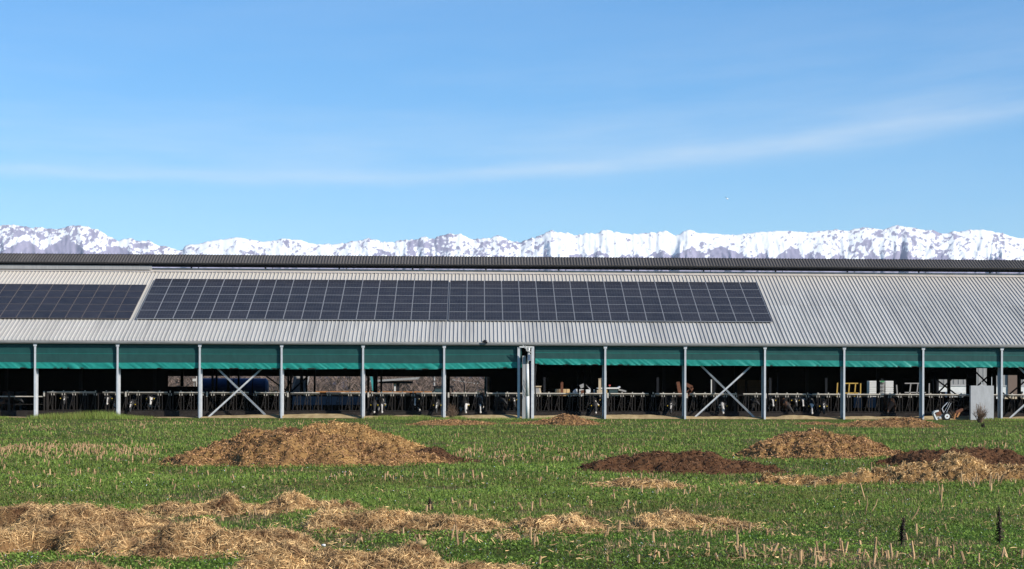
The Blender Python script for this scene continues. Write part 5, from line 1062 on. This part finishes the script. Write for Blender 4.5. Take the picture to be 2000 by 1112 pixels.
hor = YH+(U_-CX)*RO; CV = np.interp(U_, cu, cv) - (fbm(U_*.09, U_*0, 53, 5, .65)-.5)*np.interp(U_, [300, 380, 640, 720, 1320, 1400], [7, 3, 4, 9, 9, 3.5])
Hc = (hor-CV)/F*DC + HC
ax = U_/100.
warp = (fbm(ax*1.1, T_*2.2, 55, 3)-.5)*1.4
sp1 = ridged(ax*1.15+warp, T_*1.1+warp*.4, 56, 5, .55); sp2 = ridged(ax*3.6+warp*3+T_*5, T_*15.+warp*2, 58, 5, .62)
prof = np.where(T_ <= 1, .38*T_ + .62*np.clip(T_, 0, 1)**2.6, 1-(T_-1)*4)
amp = np.clip((1-T_)*11, 0, 1)*np.clip(T_*2, 0, 1)
Hm = Hc*prof + amp*((sp1-.75)*120 + (sp2-.72)*40) + np.clip((1.02-T_)*14, 0, 1)*((ridged(ax*7+T_*22+warp*4, T_*44+warp*3, 60, 4, .6)-.7)*20 + (fbm(ax*18, T_*110, 61, 3)-.5)*10)
Xm = (U_-CX)/F*DD + DD*TH; Ym = DD-D
idx = np.arange(nx*ny).reshape(ny, nx); me = npmesh('mountains', np.stack([Xm, Ym, Hm], -1).reshape(-1, 3), np.stack([idx[:-1, :-1], idx[:-1, 1:], idx[1:, 1:], idx[1:, :-1]], -1).reshape(-1, 4), M['mtn'], True)
# bare rock: crags, a rockier left range and dark spurs low on the right
vv = hor-(Hm-HC)/DD*F
wp = (fbm(U_/60., vv/30., 63, 3)-.5)
l1 = 1-np.abs(2*vn(U_/12.+wp*3+vv/9., vv/15.+wp, 64)-1); l2 = 1-np.abs(2*vn(U_/10.-vv/7.+wp*3, vv/12., 65)-1)
crag = .30*np.maximum(l1, l2)**1.5 + .30*fbm(U_/30.+wp, vv/16., 66, 4, .6) + .30*(fbm(U_/5., vv/3.5, 68, 2)-.5)
crag = crag - np.quantile(crag[(vv > 440) & (vv < 505)], .68) + .53
reg = np.interp(U_, [-900, 330, 362, 372, 640, 700, 860, 1020, 1060, 1110, 1330, 1400, 1600, 1700, 1850, 1930, 2900], [.07, .07, .05, -.06, -.04, .0, .05, .03, .04, -.09, -.07, -.06, -.02, .03, .02, -.03, .0])
spur = np.zeros_like(U_)
for au, av, sl_ in ((1075, 497, .5), (1118, 492, .5), (1170, 486, .55), (1235, 487, .5), (1290, 482, .6), (1349, 480, .55), (1408, 477, .5), (1450, 490, .6), (1492, 488, .6), (1552, 474, .75), (1592, 486, .6), (1640, 492, .6), (1712, 488, .7), (1770, 484, .5), (1845, 490, .55), (1905, 496, .5), (1960, 497, .5), (2050, 490, .5), (2200, 488, .5), (2400, 488, .5), (60, 470, .6), (140, 465, .7), (235, 482, .5), (-100, 475, .6)):
    spur = np.maximum(spur, np.clip((vv-(av+np.abs(U_-au-wp*16)*sl_)+wp*6)/4., 0, 1))
rock = crag + reg + spur*.26 + np.clip((vv-508)/10, 0, 1)*.4
a = me.attributes.new('rock', 'FLOAT', 'POINT'); a.data.foreach_set('value', rock.astype(np.float32).ravel())
link('mountains', me, kind='structure')

# ------------------------------------------------------------------ bird
p = at(1420.5, 388.5, 40.); b = MB(); k = 8/ (F/(40+D)) / 1.  # metres for 8 px
t = empty('bird', tuple(p), 'small white bird in flight with raised dark-edged wings', 'bird')
b = MB(); vs = []; n = 8
for s_, r in ((-.22, .012), (-.12, .04), (0, .055), (.12, .045), (.19, .028), (.24, .006)):
    for i in range(n): a_ = 2*math.pi*i/n; vs.append((p[0]+s_*.4+r*math.cos(a_), p[1]+s_*.8, p[2]+r*math.sin(a_)))
b.add(vs, [(a_*n+i, a_*n+(i+1) % n, (a_+1)*n+(i+1) % n, (a_+1)*n+i) for a_ in range(5) for i in range(n)]); b.build('body', M['white_clean'], t, True)
for s_ in (-1, 1):
    b = MB(); q0, q1, q2 = Vector(p)+Vector((.03*s_, 0, .03)), Vector(p)+Vector((.13*s_, .02, .10)), Vector(p)+Vector((.21*s_, -.05, .17)); w_ = Vector((0, .07, 0)); th = Vector((0, 0, .008))
    b.add([q0-w_, q0+w_, q1-w_*.9, q1+w_*.8, q2-w_*.2, q2+w_*.2], [(0, 1, 3, 2), (2, 3, 5, 4)]); b.add([x_+th for x_ in (q0-w_, q0+w_, q1-w_*.9, q1+w_*.8, q2-w_*.2, q2+w_*.2)], [(2, 3, 1, 0), (4, 5, 3, 2)]); b.build('wing', M['bluegrey'], t)

# ------------------------------------------------------------------ haze
hz = bpy.data.materials.new('valley haze'); hz.use_nodes = True; t = hz.node_tree; t.nodes.clear()
pv = N(t, 'ShaderNodeVolumePrincipled'); pv.inputs['Color'].default_value = (.86, .92, 1, 1); pv.inputs['Density'].default_value = 2.0e-5; pv.inputs['Anisotropy'].default_value = .0
ou = N(t, 'ShaderNodeOutputMaterial'); t.links.new(pv.outputs[0], ou.inputs['Volume'])
b = MB(); b.bx(-9500, 9500, -500, 12400, -8, 1080); link('haze', b.mesh('haze', hz), kind='stuff')
